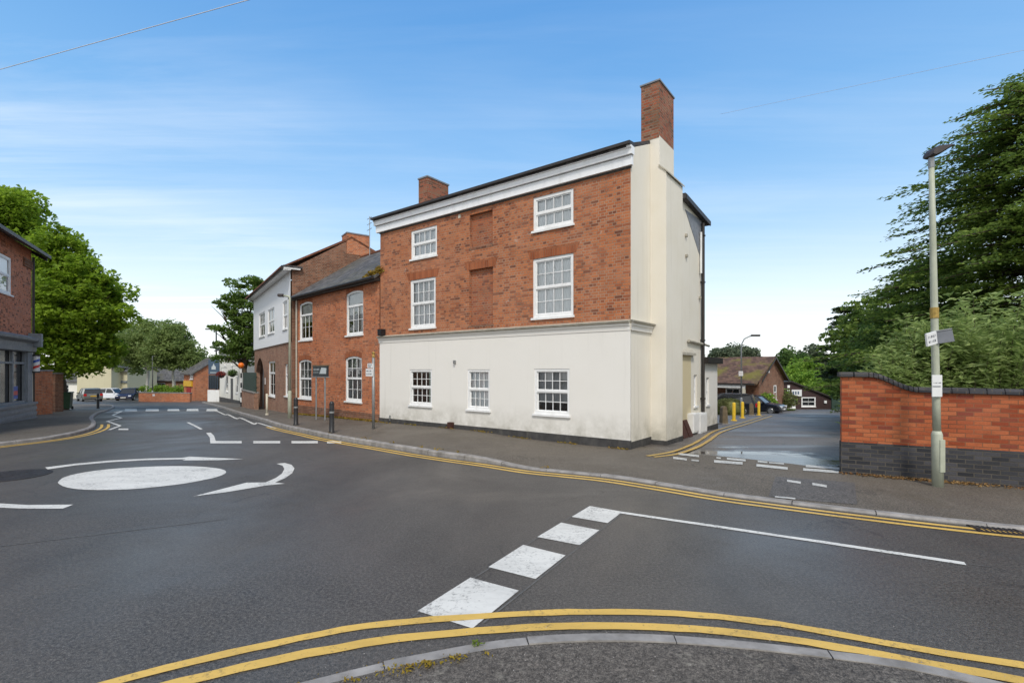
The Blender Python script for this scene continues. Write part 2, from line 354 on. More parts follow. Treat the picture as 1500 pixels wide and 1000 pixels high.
# ------------------------------------------------------------------ mesh building
class MB:
    def __init__(s): s.v, s.f = [], []
    def add(s, vs, fs):
        o = len(s.v); s.v += [tuple(p) for p in vs]; s.f += [tuple(i + o for i in q) for q in fs]; return s
    def box(s, x0, x1, y0, y1, z0, z1, M4=None):
        vs = [(x, y, z) for z in (z0, z1) for x, y in ((x0, y0), (x1, y0), (x1, y1), (x0, y1))]
        if M4 is not None: vs = [M4 @ Vector(p) for p in vs]
        return s.add(vs, [(3, 2, 1, 0), (4, 5, 6, 7), (0, 1, 5, 4), (1, 2, 6, 5), (2, 3, 7, 6), (3, 0, 4, 7)])
    def prism(s, poly, fn, a, b):     # closed outline poly [(p,q)], fn(p,q,t): extruded from t=a to t=b
        n = len(poly)
        vs = [fn(p, q, a) for p, q in poly] + [fn(p, q, b) for p, q in poly]
        fs = [tuple(range(n)), tuple(range(2 * n - 1, n - 1, -1))]
        fs += [(i, (i + 1) % n, n + (i + 1) % n, n + i) for i in range(n)]
        return s.add(vs, fs)
    def tube(s, pts, rad, n=8, cap=True):
        pts = [Vector(p) for p in pts]
        if not hasattr(rad, '__len__'): rad = [rad] * len(pts)
        o = len(s.v); up = None
        for i, p in enumerate(pts):
            t = (pts[min(i + 1, len(pts) - 1)] - pts[max(i - 1, 0)]).normalized()
            if up is None: up = Vector((1, 0, 0)) if abs(t.x) < .9 else Vector((0, 1, 0))
            a = (up - t * up.dot(t)).normalized(); b = t.cross(a); up = a
            for k in range(n):
                q = 2 * math.pi * k / n
                s.v.append(tuple(p + (a * math.cos(q) + b * math.sin(q)) * rad[i]))
        for i in range(len(pts) - 1):
            for k in range(n):
                s.f.append((o + i * n + k, o + i * n + (k + 1) % n, o + (i + 1) * n + (k + 1) % n, o + (i + 1) * n + k))
        if cap:
            s.f.append(tuple(o + k for k in range(n))[::-1]); m = o + (len(pts) - 1) * n
            s.f.append(tuple(m + k for k in range(n)))
        return s
    def lathe(s, prof, n=12, c=(0, 0, 0)):
        return s.tube([(c[0], c[1], c[2] + z + i * 1e-6) for i, (r, z) in enumerate(prof)], [max(r, .0005) for r, z in prof], n)
    def wall(s, outline, holes, pl, depth=.1):   # flat wall with openings and reveals; pl(u, z, inward) -> point
        loops = [[Vector((u, z, 0)) for u, z in outline]] + [[Vector((u, z, 0)) for u, z in h] for h in holes]
        flat = [p for l in loops for p in l]
        tris = tessellate_polygon(loops)
        want = (Vector(pl(0, 1, 0)) - Vector(pl(0, 0, 0))).cross(Vector(pl(0, 0, 1)) - Vector(pl(0, 0, 0)))
        o = len(s.v); s.v += [tuple(pl(p.x, p.y, 0)) for p in flat]
        out = Vector(pl(0, 0, 0)) - Vector(pl(0, 0, 1))
        for t in tris:
            a, b, c = (Vector(s.v[o + i]) for i in t)
            if (b - a).cross(c - a).length < 1e-9: continue
            s.f.append(tuple(o + i for i in (t if (b - a).cross(c - a).dot(out) > 0 else t[::-1])))
        for h in holes:
            n = len(h); vs = [pl(u, z, 0) for u, z in h] + [pl(u, z, depth) for u, z in h]
            s.add(vs, [(i, (i + 1) % n, n + (i + 1) % n, n + i) for i in range(n)])
        return s
    def build(s, name, mat, parent=None, smooth_=False, bevel=0, recalc=True):
        me = bpy.data.meshes.new(name); me.from_pydata(s.v, [], s.f)
        if recalc:
            bm = bmesh.new(); bm.from_mesh(me); bmesh.ops.recalc_face_normals(bm, faces=bm.faces)
            if bevel: bmesh.ops.bevel(bm, geom=[e for e in bm.edges if len(e.link_faces) == 2 and e.calc_face_angle() > .5], offset=bevel, segments=2, affect='EDGES', clamp_overlap=True)
            bm.to_mesh(me); bm.free()
        uvl = me.uv_layers.new(name='UVMap')
        nl = len(me.loops); co = np.empty(len(me.vertices) * 3); me.vertices.foreach_get('co', co); co = co.reshape(-1, 3)
        vi = np.empty(nl, dtype=np.int32); me.loops.foreach_get('vertex_index', vi)
        nf = len(me.polygons); nr = np.empty(nf * 3); me.polygons.foreach_get('normal', nr); nr = nr.reshape(-1, 3)
        tot = np.empty(nf, dtype=np.int32); me.polygons.foreach_get('loop_total', tot)
        ln = np.repeat(np.abs(nr), tot, axis=0); c = co[vi]
        isx = (ln[:, 0] > ln[:, 1]); horiz = np.hypot(ln[:, 0], ln[:, 1])
        u = np.where(isx, c[:, 1], c[:, 0])
        sl = np.where(isx, c[:, 0], c[:, 1])
        steep = horiz > .35
        v = np.where(ln[:, 2] < .3, c[:, 2], np.where(steep, c[:, 2] / np.maximum(horiz, .35), sl))
        uvs = np.stack([u, v], 1).astype(np.float32).ravel(); uvl.data.foreach_set('uv', uvs)
        if smooth_: me.polygons.foreach_set('use_smooth', np.ones(nf, dtype=bool))
        me.materials.append(mat if not isinstance(mat, str) else M[mat])
        o = bpy.data.objects.new(name, me); COL.objects.link(o)
        if parent is not None: o.parent = parent
        return o

def tag(o, label, cat, group=None, kind=None):
    if label: o['label'] = label
    if cat: o['category'] = cat
    if group: o['group'] = group
    if kind: o['kind'] = kind
    return o

def thing(name, label, cat, loc=(0, 0, 0), rz=0, group=None):
    o = bpy.data.objects.new(name, None); o.empty_display_size = .3; COL.objects.link(o)
    o.location = loc; o.rotation_euler = (0, 0, R(rz)); return tag(o, label, cat, group)

def dup(root, loc, rz, label):
    r = root.copy(); COL.objects.link(r); r.location = loc; r.rotation_euler = (0, 0, R(rz)); r['label'] = label
    for ch in list(root.children):
        c = ch.copy(); COL.objects.link(c); c.parent = r
        for q in list(ch.children):
            d = q.copy(); COL.objects.link(d); d.parent = c
    return r

def structure(o): o['kind'] = 'structure'; return o

# ------------------------------------------------------------------ ground sheets
def resample(pts, step, closed=False):
    pts = [Vector((p[0], p[1])) for p in pts]; out = []
    n = len(pts) if closed else len(pts) - 1
    for i in range(n):
        a, b = pts[i], pts[(i + 1) % len(pts)]
        k = max(1, int((b - a).length / step))
        out += [a.lerp(b, j / k) for j in range(k)]
    if not closed: out.append(pts[-1])
    return out

def catmull(pts, step=.25):
    p = [Vector((q[0], q[1])) for q in pts]; p = [2 * p[0] - p[1]] + p + [2 * p[-1] - p[-2]]; out = []
    for i in range(1, len(p) - 2):
        a, b, c, d = p[i - 1:i + 3]; k = max(2, int((c - b).length / step))
        for j in range(k):
            t = j / k
            out.append(.5 * ((2 * b) + (c - a) * t + (2 * a - 5 * b + 4 * c - d) * t * t + (3 * b - a - 3 * c + d) * t ** 3))
    out.append(p[-2]); return out

def drape(name, outline, off, mat, step=1.0, zf=None):
    b = resample(outline, step, True); n = len(b)
    xs = [p.x for p in b]; ys = [p.y for p in b]; pts = list(b)
    def inside(x, y):
        c = False; j = n - 1
        for i in range(n):
            if (ys[i] > y) != (ys[j] > y) and x < (xs[j] - xs[i]) * (y - ys[i]) / (ys[j] - ys[i]) + xs[i]: c = not c
            j = i
        return c
    x = min(xs) + step * .5
    while x < max(xs):
        y = min(ys) + step * .5
        while y < max(ys):
            if inside(x, y): pts.append(Vector((x, y)))
            y += step
        x += step
    r = delaunay_2d_cdt(pts, [(i, (i + 1) % n) for i in range(n)], [], 1, 1e-4)
    offf = off if callable(off) else (lambda x, y: off)
    mb = MB(); mb.v = [(p.x, p.y, g(p.x, p.y) + offf(p.x, p.y)) for p in r[0]]
    mb.f = []
    for f in r[2]:
        a, b_, c = (r[0][i] for i in f[:3])
        mb.f.append(tuple(f) if (b_ - a).cross(c - a) > 0 else tuple(f)[::-1])
    o = mb.build(name, mat, recalc=False); return o

def strip(mb, path, w, off):      # flat ribbon of width w along a path
    n = len(path); base = len(mb.v)
    for i, p in enumerate(path):
        t = (path[min(i + 1, n - 1)] - path[max(i - 1, 0)]).normalized(); nrm = Vector((-t.y, t.x))
        for sgn in (1, -1):
            q = p + nrm * (sgn * w / 2 + rng.gauss(0, min(.006, w * .04))); mb.v.append((q.x, q.y, g(q.x, q.y) + (off(q.x, q.y) if callable(off) else off)))
    for i in range(n - 1): mb.f.append((base + 2 * i, base + 2 * i + 1, base + 2 * i + 3, base + 2 * i + 2))

def flat(mb, pts, off):           # a flat painted shape
    b = resample(pts, .35, True); tr = tessellate_polygon([[Vector((p.x, p.y, 0)) for p in b]])
    base = len(mb.v); mb.v += [(p.x, p.y, g(p.x, p.y) + (off(p.x, p.y) if callable(off) else off)) for p in b]
    for t in tr:
        a, c, d = (b[i] for i in t)
        mb.f.append(tuple(base + i for i in (t if (c - a).cross(d - a) > 0 else t[::-1])))

def offset_path(path, d):
    n = len(path); out = []
    for i, p in enumerate(path):
        t = (path[min(i + 1, n - 1)] - path[max(i - 1, 0)]).normalized(); out.append(p + Vector((-t.y, t.x)) * d)
    return out

def kerb(name, path, side, hf, w=.14, stone=.92):
    mb = MB(); acc = 0; seg = [path[0]]; segs = []
    for a, b in zip(path, path[1:]):
        acc += (b - a).length; seg.append(b)
        if acc > stone: segs.append(seg); seg = [b]; acc = 0
    if len(seg) > 1: segs.append(seg)
    rr = random.Random(3)
    for sg in segs:
        jz = rr.uniform(-.006, .006); jo = rr.uniform(-.008, .008)
        sg = [Vector(p) for p in sg]
        d0 = (sg[1] - sg[0]).normalized(); d1 = (sg[-1] - sg[-2]).normalized(); sg[0] = sg[0] + d0 * .006; sg[-1] = sg[-1] - d1 * .006
        prof = ((0 + jo, -.1), (.006 + jo, -.025), (.03 + jo, 0), (w, 0), (w, -.1))
        ring = []
        for i, p in enumerate(sg):
            t = (sg[min(i + 1, len(sg) - 1)] - sg[max(i - 1, 0)]).normalized(); nr = Vector((-t.y, t.x)) * side
            h = hf(p.x, p.y)
            ring.append([(p.x + nr.x * q, p.y + nr.y * q, g(p.x, p.y) + h + jz + (z if z > -.09 else -.12 - h)) for q, z in prof])
        k = len(prof); base = len(mb.v)
        for r_ in ring: mb.v += r_
        for i in range(len(ring) - 1):
            for j in range(k - 1): mb.f.append((base + i * k + j, base + i * k + j + 1, base + (i + 1) * k + j + 1, base + (i + 1) * k + j))
        mb.f.append(tuple(base + j for j in range(k))); mb.f.append(tuple(base + (len(ring) - 1) * k + j for j in range(k))[::-1])
    return structure(mb.build(name, 'kerb_stone'))

# far ground: one sheet to the horizon
mb = MB()
gx = [-900, -400, -200, -120] + list(range(-80, 81, 4)) + [120, 200, 400, 900]
gy = [-60, -20] + list(range(-4, 80, 4)) + [100, 140, 220, 400, 900]
mb.v = [(x, y, g(x, y) - .12) for y in gy for x in gx]; nx = len(gx)
mb.f = [(j * nx + i, j * nx + i + 1, (j + 1) * nx + i + 1, (j + 1) * nx + i) for j in range(len(gy) - 1) for i in range(nx - 1)]
structure(mb.build('ground', 'earth', recalc=False))

structure(drape('road', [(-75, -12), (22, -12), (22, 14), (2, 26), (-8, 40), (-14, 71), (-75, 71)], 0.0, 'asphalt', 1.0))

# building-side pavement: kerb line follows the photograph from far down the street to the right
def hb(x, y): return .035 + .085 * (1 - smooth(-1.2, .5, x))
bk_px = [(296, 590), (322, 597), (347, 606), (375, 614.5), (410, 626), (453, 635.5), (488, 643), (560, 655), (613, 664), (667, 672), (720, 679), (779, 688), (840, 694), (900, 700.5), (980, 713), (1060, 726), (1160, 739), (1252, 750.5), (1392, 766.5), (1500, 777), (1640, 788)]
bk = catmull([G(px, py, 0) for px, py in bk_px], .25)
kerb('kerb_far', bk, 1, hb)
inner = offset_path(bk, .14)
MAINC = (2.97, 12.3)
structure(drape('pavement_far', inner + [(13.5, 4.2), (14.5, 6.3), (6.45, 9.55), (6.30, 9.90), G(1160, 681), G(1070, 671), G(985, 664), (3.6, 12.6), (-4.2, 18.9), (-9.5, 25), (-15.5, 34.5), (-21, 44), (-26, 50)], lambda x, y: hb(x, y) - .004, 'pavement_tarmac', .8))
# yard road, wet
structure(drape('yard_road', [G(985, 664), G(1070, 671), G(1160, 681), (6.30, 9.90), (6.8, 10.2), (47, 62), (47, 71), (5, 71), (2, 40), (-2, 22), (3.6, 12.6)], .022, 'yard_tarmac', .8))
# near corner pavement
hn = lambda x, y: .10
nk_px = [(300, 1046), (355, 1022), (413, 1001), (463, 987), (560, 964), (620, 952.5), (701, 937.5), (770, 929.5), (860, 925), (950, 926), (1020, 930), (1100, 937), (1210, 949), (1320, 964), (1460, 994), (1600, 1030), (1800, 1090)]
nk = catmull([G(px, py, .10) for px, py in nk_px], .15)
a0 = nk[0]; nk = catmull([(a0.x - 1.7, a0.y - 3.2), (a0.x - .55, a0.y - .75)], .3) + nk
kerb('kerb_near', nk, -1, hn, w=.12)
structure(drape('pavement_near', offset_path(nk, -.12) + [(6, -5), (-3, -5)], lambda x, y: .095, 'pavement_near', .5))
# left pavement
hl = lambda x, y: .10
lk_px = [(-420, 700), (-200, 676), (-80, 663), (0, 653), (67, 645), (112, 637), (136, 629), (141, 622), (137, 613.5), (146, 606), (160, 601.5), (168, 597), (163, 594.2), (140, 593), (95, 592.6)]
lk = catmull([G(px, py, 0) for px, py in lk_px], .3)
kerb('kerb_left', lk, 1, hl)
structure(drape('pavement_left', offset_path(lk, .14) + [(-62, 42), (-70, 20), (-50, 6)], lambda x, y: .095, 'pavement_tarmac', 1.0))

# ------------------------------------------------------------------ painted markings
def offset_px(path_px, h=0): return [G(a, b, h) for a, b in path_px]
mk = MB()
for q in ([(689, 846), (760, 865), (692, 920.5), (611.6, 895)], [(766.4, 798), (828.5, 813.4), (784.4, 848), (715.4, 830.5)],
          [(822, 765.4), (878, 776.5), (849, 798.4), (787, 786.4)], [(864, 741), (912, 749.5), (890, 766), (837.5, 757)]):
    flat(mk, [G(a, b) for a, b in q], .005)
ln = catmull([G(906, 750), G(1100, 778.5), G(1260, 802), G(1414, 825.5)], .3); strip(mk, ln, .095, .0052)
# roundabout disc
pts = [G(a, b) for a, b in ((84, 707), (331, 690), (267, 682), (143, 717.5))]
cxr = sum(p[0] for p in pts[:2]) / 2; cyr = (pts[2][1] + pts[3][1]) / 2
edge = [(84.5, 707), (90, 701), (103, 696), (125, 691.5), (155, 687.5), (190, 684.8), (230, 683), (268, 682.5), (300, 683.8), (322, 686.5), (331, 690), (329, 694), (318, 698.5), (298, 703), (268, 708.5), (230, 713), (190, 716.5), (143, 717.6), (110, 716), (92, 712)]
flat(mk, catmull([G(a, b) for a, b in edge + edge[:1]], .2)[:-1], .005)
flat(mk, [G(a, b) for a, b in ((66, 684.5), (110, 679), (160, 674.5), (215, 671.5), (268, 670.3), (277, 668.6), (357, 672.3), (320, 673.8), (267, 674.3), (272, 672.5), (215, 673.8), (160, 677), (110, 681.5), (70, 687.3))], .005)
flat(mk, [G(a, b) for a, b in ((405, 679.2), (417, 678), (427, 680.5), (431.5, 686), (428, 693), (418, 700), (403, 706.5), (417.5, 708.3), (390, 711), (330, 721), (283, 727), (312, 719.5), (361, 706.8), (389, 706.5), (404, 700), (413, 693.5), (416.5, 687), (414, 682))], .005)
flat(mk, [G(a, b) for a, b in ((-60, 731), (0, 737.3), (40, 739.5), (107.5, 739), (92, 744.8), (40, 745), (0, 743.5), (-60, 741))], .005)
# give way line and lane lines
for a, b in ((308, 354), (371, 410.5), (427, 465.5), (479, 500)): flat(mk, [G(a, 645.8), G(b, 645.8), G(b, 649.2), G(a, 649.2)], .005)
flat(mk, [G(a, b) for a, b in ((302, 634), (308.5, 633.4), (313.5, 638), (316, 646), (308, 648.5), (307.5, 641))], .0051)
flat(mk, [G(a, b) for a, b in ((273, 618.6), (277, 618.4), (297, 628.2), (293.5, 629.2))], .005)
# zebra blocks at the crossing
for a, b, y in ((182, 200, 600.5), (213, 232, 600.2), (245, 262, 600), (273, 290, 600.2), (302, 318, 600.4)):
    flat(mk, [G(a + 1, y - 1.6), G(b, y - 1.6), G(b + 1, y + 1.7), G(a, y + 1.7)], .005)
# zigzags beside the crossing
zl = [(167, 604), (182, 600.5), (165, 608), (178, 612), (157, 617), (176, 623.5), (160, 629.5)]
zz = resample([G(a, b) for a, b in zl], .4); strip(mk, zz, .1, .0052)
flat(mk, [G(a, b) for a, b in ((174, 627.6), (188, 627.6), (188, 629.6), (173, 629.6))], .005)
zr = [(318, 602), (331, 608), (333, 606.4), (347, 613.6), (351, 611.4), (373, 621.6), (376, 618.8), (405, 627.5)]
strip(mk, resample([G(a, b) for a, b in zr], .4), .1, .0052)
structure(mk.build('road_markings', 'mark_white', recalc=False))
# double yellow lines
my = MB()
oy_px = [(-60, 1072), (60, 1030), (200, 990), (333, 958), (500, 923), (600, 910.5), (700, 903), (800, 897.5), (900, 896.5), (1020, 901), (1140, 914.5), (1260, 935.5), (1380, 956.5), (1500, 975), (1620, 1000)]
iy_px = [(-80, 1112), (60, 1060), (180, 1023), (260, 1001), (400, 968), (533, 943), (620, 931.5), (700, 924.5), (800, 918.5), (900, 917), (1020, 922), (1140, 934.5), (1260, 953.5), (1380, 976.5), (1500, 998), (1620, 1026)]
strip(my, catmull([G(a, b) for a, b in oy_px], .15), .095, .0075)
strip(my, catmull([G(a, b) for a, b in iy_px], .15), .105, .0075)
dl = [p for p in bk if p.x > -8.6]
strip(my, offset_path(dl, -.16), .085, .0065); strip(my, offset_path(dl, -.34), .085, .0065)
ll = [p for p in lk if p.y < 18.6 and p.x < -11]
strip(my, offset_path(ll, -.16), .085, .0065); strip(my, offset_path(ll, -.35), .085, .0065)
structure(my.build('yellow_lines', 'mark_yellow', recalc=False))
mw = MB()
yo = lambda x, y: .028 if True else 0
Y1 = [(948, 668.5), (985, 662), (1012, 652), (1030, 642), (1050, 630.5), (1092, 618), (1124, 608)]
Y2 = [(958, 670), (992, 665.5), (1022, 655), (1040, 644.5), (1060, 632), (1100, 619.5), (1132, 609)]
for Yp in (Y1, Y2): strip(mw, catmull([G(a, b, .025) for a, b in Yp], .3), .10, lambda x, y: .042)
structure(mw.build('yard_yellow_lines', 'mark_yellow_worn', recalc=False))
mo = MB(); z8 = lambda a, b: G(980 + a / 4.544, 480 + b / 4.544, .03)
for (a, b), (c, d), th in (((62, 834), (200, 850), 13), ((385, 866), (510, 878), 13), ((590, 885), (655, 892), 12), ((665, 895), (765, 903), 9), ((910, 914), (1138, 932), 15),
                    ((28, 860), (118, 872), 14), ((148, 878), (200, 882), 10), ((315, 862), (345, 866), 9), ((300, 882), (490, 896), 17), ((582, 908), (790, 930), 17), ((892, 936), (1130, 953), 17)):
    flat(mo, [z8(a, b), z8(c, d), z8(c, d + th), z8(a, b + th)], lambda x, y: .042)
for q in ((1153, 703, 1173, 706, 3), (1190, 707.5, 1211, 711, 3.5), (1135, 727, 1165, 730, 2)):
    flat(mo, [G(q[0], q[1], .03), G(q[2], q[3], .03), G(q[2], q[3] + q[4], .03), G(q[0], q[1] + q[4], .03)], lambda x, y: .042)
structure(mo.build('yard_markings', 'mark_worn', recalc=False))
asphalt('tarmac_patch', .083, .2, .5, .8, warm=(1.08, 1, .92), spec=.3)
structure(drape('tarmac_patch', [G(a, b, .03) for a, b in ((1136, 698), (1252, 707), (1256, 739), (1180, 733), (1126, 727))], lambda x, y: hb(x, y) + .001, 'tarmac_patch', .6))
ms = MB()
for a, b, c, d in ((604, 903, 862, 741), (708, 912, 914, 750), (0, 800, 330, 760), (1420, 826, 1450, 830)):
    strip(ms, resample([G(a, b), G(c, d)], .3), .018, .0042)
structure(ms.build('old_marking_lines', 'mark_ghost', recalc=False))

# ------------------------------------------------------------------ windows
def rect(u0, u1, z0, z1): return [(u0, z0), (u1, z0), (u1, z1), (u0, z1)]
def archpoly(u0, u1, z0, z1, rise, n=8):
    pts = [(u0, z0), (u1, z0)]
    for i in range(n + 1):
        t = i / n; pts.append((u1 + (u0 - u1) * t, z1 - rise + rise * math.sin(math.pi * t) ** .8))
    return pts

def window(parent, pl, u0, u1, z0, z1, cols=4, rows=(2, 2), fw=.065, bar=.018, curtain=('curtain_net', 1.0), inset=.045, rise=0, top=None, sill=True, simple=False, mat='white_paint', seed=0, proud=.0):
    """Sash window filling an opening; pl(u, z, inward) -> local point."""
    rr = random.Random(seed + int(u0 * 100) + int(z0 * 37))
    f = MB()
    def bx(a, b, c, d, e0, e1):
        vs = [pl(u, z, e) for e in (e0, e1) for u, z in ((a, c), (b, c), (b, d), (a, d))]
        f.add(vs, [(0, 1, 2, 3), (7, 6, 5, 4), (0, 4, 5, 1), (1, 5, 6, 2), (2, 6, 7, 3), (3, 7, 4, 0)])
    e0, e1 = inset - proud, inset + .07
    bx(u0, u0 + fw, z0, z1 - rise, e0, e1); bx(u1 - fw, u1, z0, z1 - rise, e0, e1)
    bx(u0 + fw, u1 - fw, z0, z0 + fw * 1.2, e0, e1)
    if rise:
        n = 8; out = archpoly(u0, u1, z0, z1, rise, n)[2:]
        inn = [(u, z - fw * 1.1) for u, z in out]
        for i in range(n):
            q = [out[i], out[i + 1], inn[i + 1], inn[i]]
            vs = [pl(u, z, e0) for u, z in q] + [pl(u, z, e1) for u, z in q]
            f.add(vs, [(0, 1, 2, 3), (7, 6, 5, 4), (0, 4, 5, 1), (2, 6, 7, 3)])
    else: bx(u0 + fw, u1 - fw, z1 - fw, z1, e0, e1)
    iu0, iu1, iz0, iz1 = u0 + fw, u1 - fw, z0 + fw * 1.2, z1 - fw
    zm = iz0 + (iz1 - iz0) * rows[1] / (rows[0] + rows[1])
    mr = .028; bx(iu0, iu1, zm - mr, zm + mr, e0 + .012, e1)
    sashes = ((zm + mr, iz1, rows[0], inset + .015), (iz0, zm - mr, rows[1], inset + .035))
    pn = MB()
    allcols = cols
    for a, b, nr, e in sashes:
        st = .03; cols = allcols if (top is None or a < zm) else top
        bx(iu0, iu0 + st, a, b, e, e + .035); bx(iu1 - st, iu1, a, b, e, e + .035)
        bx(iu0 + st, iu1 - st, a, a + st, e + .001, e + .034)
        if not rise: bx(iu0 + st, iu1 - st, b - st, b, e + .001, e + .034)
        ja, jb = iu0 + st, iu1 - st
        for k in range(1, cols):
            uc = ja + (jb - ja) * k / cols; bx(uc - bar / 2, uc + bar / 2, a + st, b - (0 if rise else st), e + .002, e + .03)
        for k in range(1, nr):
            zc = a + (b - a) * k / nr; bx(ja, jb, zc - bar / 2, zc + bar / 2, e + .003, e + .029)
        for i in range(cols):
            for j in range(nr):
                x0 = ja + (jb - ja) * i / cols; x1 = ja + (jb - ja) * (i + 1) / cols; y0 = a + (b - a) * j / nr; y1 = a + (b - a) * (j + 1) / nr
                t1, t2 = rr.uniform(-.003, .003), rr.uniform(-.003, .003); ee = e + .018
                pn.add([pl(x0, y0, ee - t1 - t2), pl(x1, y0, ee + t1 - t2), pl(x1, y1, ee + t1 + t2), pl(x0, y1, ee - t1 + t2)], [(0, 1, 2, 3)])
    w = f.build('window', mat, parent)
    pn.build('pane', 'window_dark' if simple else 'glass', w, recalc=False)
    if curtain and not simple:
        cm, frac = curtain; c = MB(); n = 44; zt = z1 - .02 - (rise * .2); zb = z0 + (z1 - z0) * (1 - frac) + .03
        ph = rr.uniform(0, 6)
        for i in range(n + 1):
            u = u0 + .02 + (u1 - u0 - .04) * i / n
            e = inset + .098 + .014 * math.sin(i * 1.25 + ph) + .007 * math.sin(i * .47 + ph)
            c.v += [pl(u, zb, e), pl(u, zt, e)]
        c.f = [(2 * i, 2 * i + 2, 2 * i + 3, 2 * i + 1) for i in range(n)]
        c.build('curtain', cm, w, True, recalc=False)
    if sill:
        s_ = MB(); f = s_
        bx(u0 - .04, u1 + .04, z0 - .055, z0 + .004, -.05, inset + .06)
        s_.build('sill', mat, w)
    return w

# ------------------------------------------------------------------ three-storey corner house
F1 = Frame(MAINC[0] - 9.89 * .7957, MAINC[1] + 9.89 * .6056, -37.27)
W1 = 9.89
house = thing('corner_house', 'three-storey brick house with cream rendered ground floor and tall gable chimney', 'house', (F1.ox, F1.oy, 0), F1.deg)
front1 = lambda u, z, e: (u, e, z)
side1 = lambda v, z, e: (W1 - e, v, z)
def fr(F, a, b, c, d, y0=0):     # window rectangle from two corner sights on a front
    u0, zt = F.front(a, b, y0); u1, zb = F.front(c, d, y0); return u0, u1, zb, zt
ZS0, ZS1 = 3.0, 3.262
up = []; lo_ = []
def winpx(x0, x1, yt, yb):        # x range, y top/bottom measured at the middle
    xm = (x0 + x1) / 2; u0 = F1.front(x0, 500)[0]; u1 = F1.front(x1, 500)[0]; return u0, u1, F1.front(xm, yb)[1], F1.front(xm, yt)[1]
upw = [winpx(781, 840, 282.5, 333.5), winpx(780.5, 840, 375, 464), winpx(602, 640, 334, 377), winpx(601, 638, 408, 480)]
low = [winpx(601, 633.5, 541, 593.5), winpx(685.5, 718.5, 541, 600), winpx(783.5, 835, 540, 607)]
blind = [winpx(688, 721.5, 311, 360.5), winpx(687, 722, 393, 475.5)]
mb = MB().wall(rect(0, W1, ZS0 + .01, 7.32), [rect(*w) for w in upw + blind], front1, .11)
mb.build('brick_wall', 'brick_old', house, recalc=False)
for k, b in enumerate(blind):
    mb = MB(); mb.add([(b[0], .105, b[2]), (b[1], .105, b[2]), (b[1], .105, b[3]), (b[0], .105, b[3])], [(0, 1, 2, 3)]); mb.build('blind_window', 'brick_infill', house, recalc=False)
    MB().box(b[0] - .03, b[1] + .03, -.006, .075, b[2] - .075, b[2]).build('brick_sill', 'brick_brown', house)
for b in (upw[1], upw[3], blind[1]):
    mb = MB(); mb.prism([(b[0] - .08, b[3]), (b[1] + .08, b[3]), (b[1] + .2, b[3] + .27), (b[0] - .2, b[3] + .27)], lambda p, q, t: (p, t, q), -.004, .05)
    mb.build('flat_arch', 'brick_arch', house)
wl = MB().wall([(0, -.5), (W1, -.5), (W1, ZS0 + .02), (0, ZS0 + .02)], [rect(*w) for w in low], lambda u, z, e: (u, e - .03, z), .12)
wl.add([(W1, -.03, -.5), (W1, 0.02, -.5), (W1, .02, 3.02), (W1, -.03, 3.02)], [(0, 1, 2, 3)])
wl.build('rendered_wall', 'render_white', house, recalc=False)
for i, w in enumerate(upw):
    window(house, front1, *w, cols=4, rows=(1, 1) if i in (0, 2) else (2, 2), curtain=('curtain_net', 1.0), seed=i, inset=.03, fw=.085, proud=.005)
for i, w in enumerate(low):
    window(house, lambda u, z, e: (u, e - .03, z), *w, cols=4, rows=(2, 2), curtain=[('curtain_dim', .0), ('curtain_net', 1.0), ('curtain_dim', .75)][i] if i else None, seed=10 + i, inset=.035, fw=.07, proud=.02)
# gable with chimney breast
gv = [(0, -.5), (6.2, -.5), (6.2, 7.12), (3.85, 7.34), (2.43, 8.02), (1.75, 8.33), (0, 7.56)]
nw = [F1.side(px, py, W1) for px, py in ((1016.3, 549), (1021, 594))]
nwr = (nw[0][0], nw[1][0], nw[1][1], nw[0][1])
mb = MB().wall(gv, [rect(*nwr)], side1, .12)
mb.build('gable_wall', 'render_cream', house, recalc=False); mb = MB()
mb.wall([(0, 3.0), (6.2, 3.0), (6.2, 7.12), (3.85, 7.34), (1.75, 8.33), (0, 7.56)], [], lambda v, z, e: (0 + e, v, z), .1)   # far end
mb.wall([(0, -.5), (W1, -.5), (W1, 7.1), (0, 7.1)], [], lambda u, z, e: (u, 6.2 - e, z), .1)
mb.build('rear_wall', 'brick_brown', house, recalc=False)
window(house, side1, *nwr, cols=1, rows=(1, 1), simple=True, fw=.05)
B0, B1, PX, PU = 1.31, 2.63, .43, .245
mb = MB()
mb.prism([(W1 - .05, -.5), (W1 + PX, -.5), (W1 + PX, 7.28), (W1 + PU, 7.47), (W1 - .05, 7.47)], lambda p, q, t: (p, t, q), B0, B1)
mb.box(W1 - .28, W1 + PU, B0 + .006, 2.43, 7.40, 8.29)
mb.build('chimney_breast', 'render_cream', house)
mb = MB(); mb.prism([(W1 + PU - .01, 7.475), (W1 + PX + .05, 7.25), (W1 + PX + .05, 7.29), (W1 + PU - .01, 7.525)], lambda p, q, t: (p, t, q), B0 - .03, B1 + .03)
mb.build('weathering_ledge', 'stone_trim', house)
# roof slabs
mb = MB()
mb.prism([(-.22, 7.60), (1.75, 8.42), (3.95, 7.42), (3.95, 7.32), (1.75, 8.31), (-.22, 7.50)], lambda p, q, t: (t, p, q), -.12, W1 - .02)
mb.prism([(3.8, 7.50), (6.45, 7.27), (6.45, 7.10), (3.8, 7.34)], lambda p, q, t: (t, p, q), -.1, W1 + .14)
rf = mb.build('roof', 'slate_dark', house)
mb = MB(); mb.prism([(3.82, 7.47), (6.47, 7.24), (6.47, 7.09), (3.82, 7.33)], lambda p, q, t: (t, p, q), W1 + .13, W1 + .17)
mb.build('bargeboard', 'black_plastic', rf)
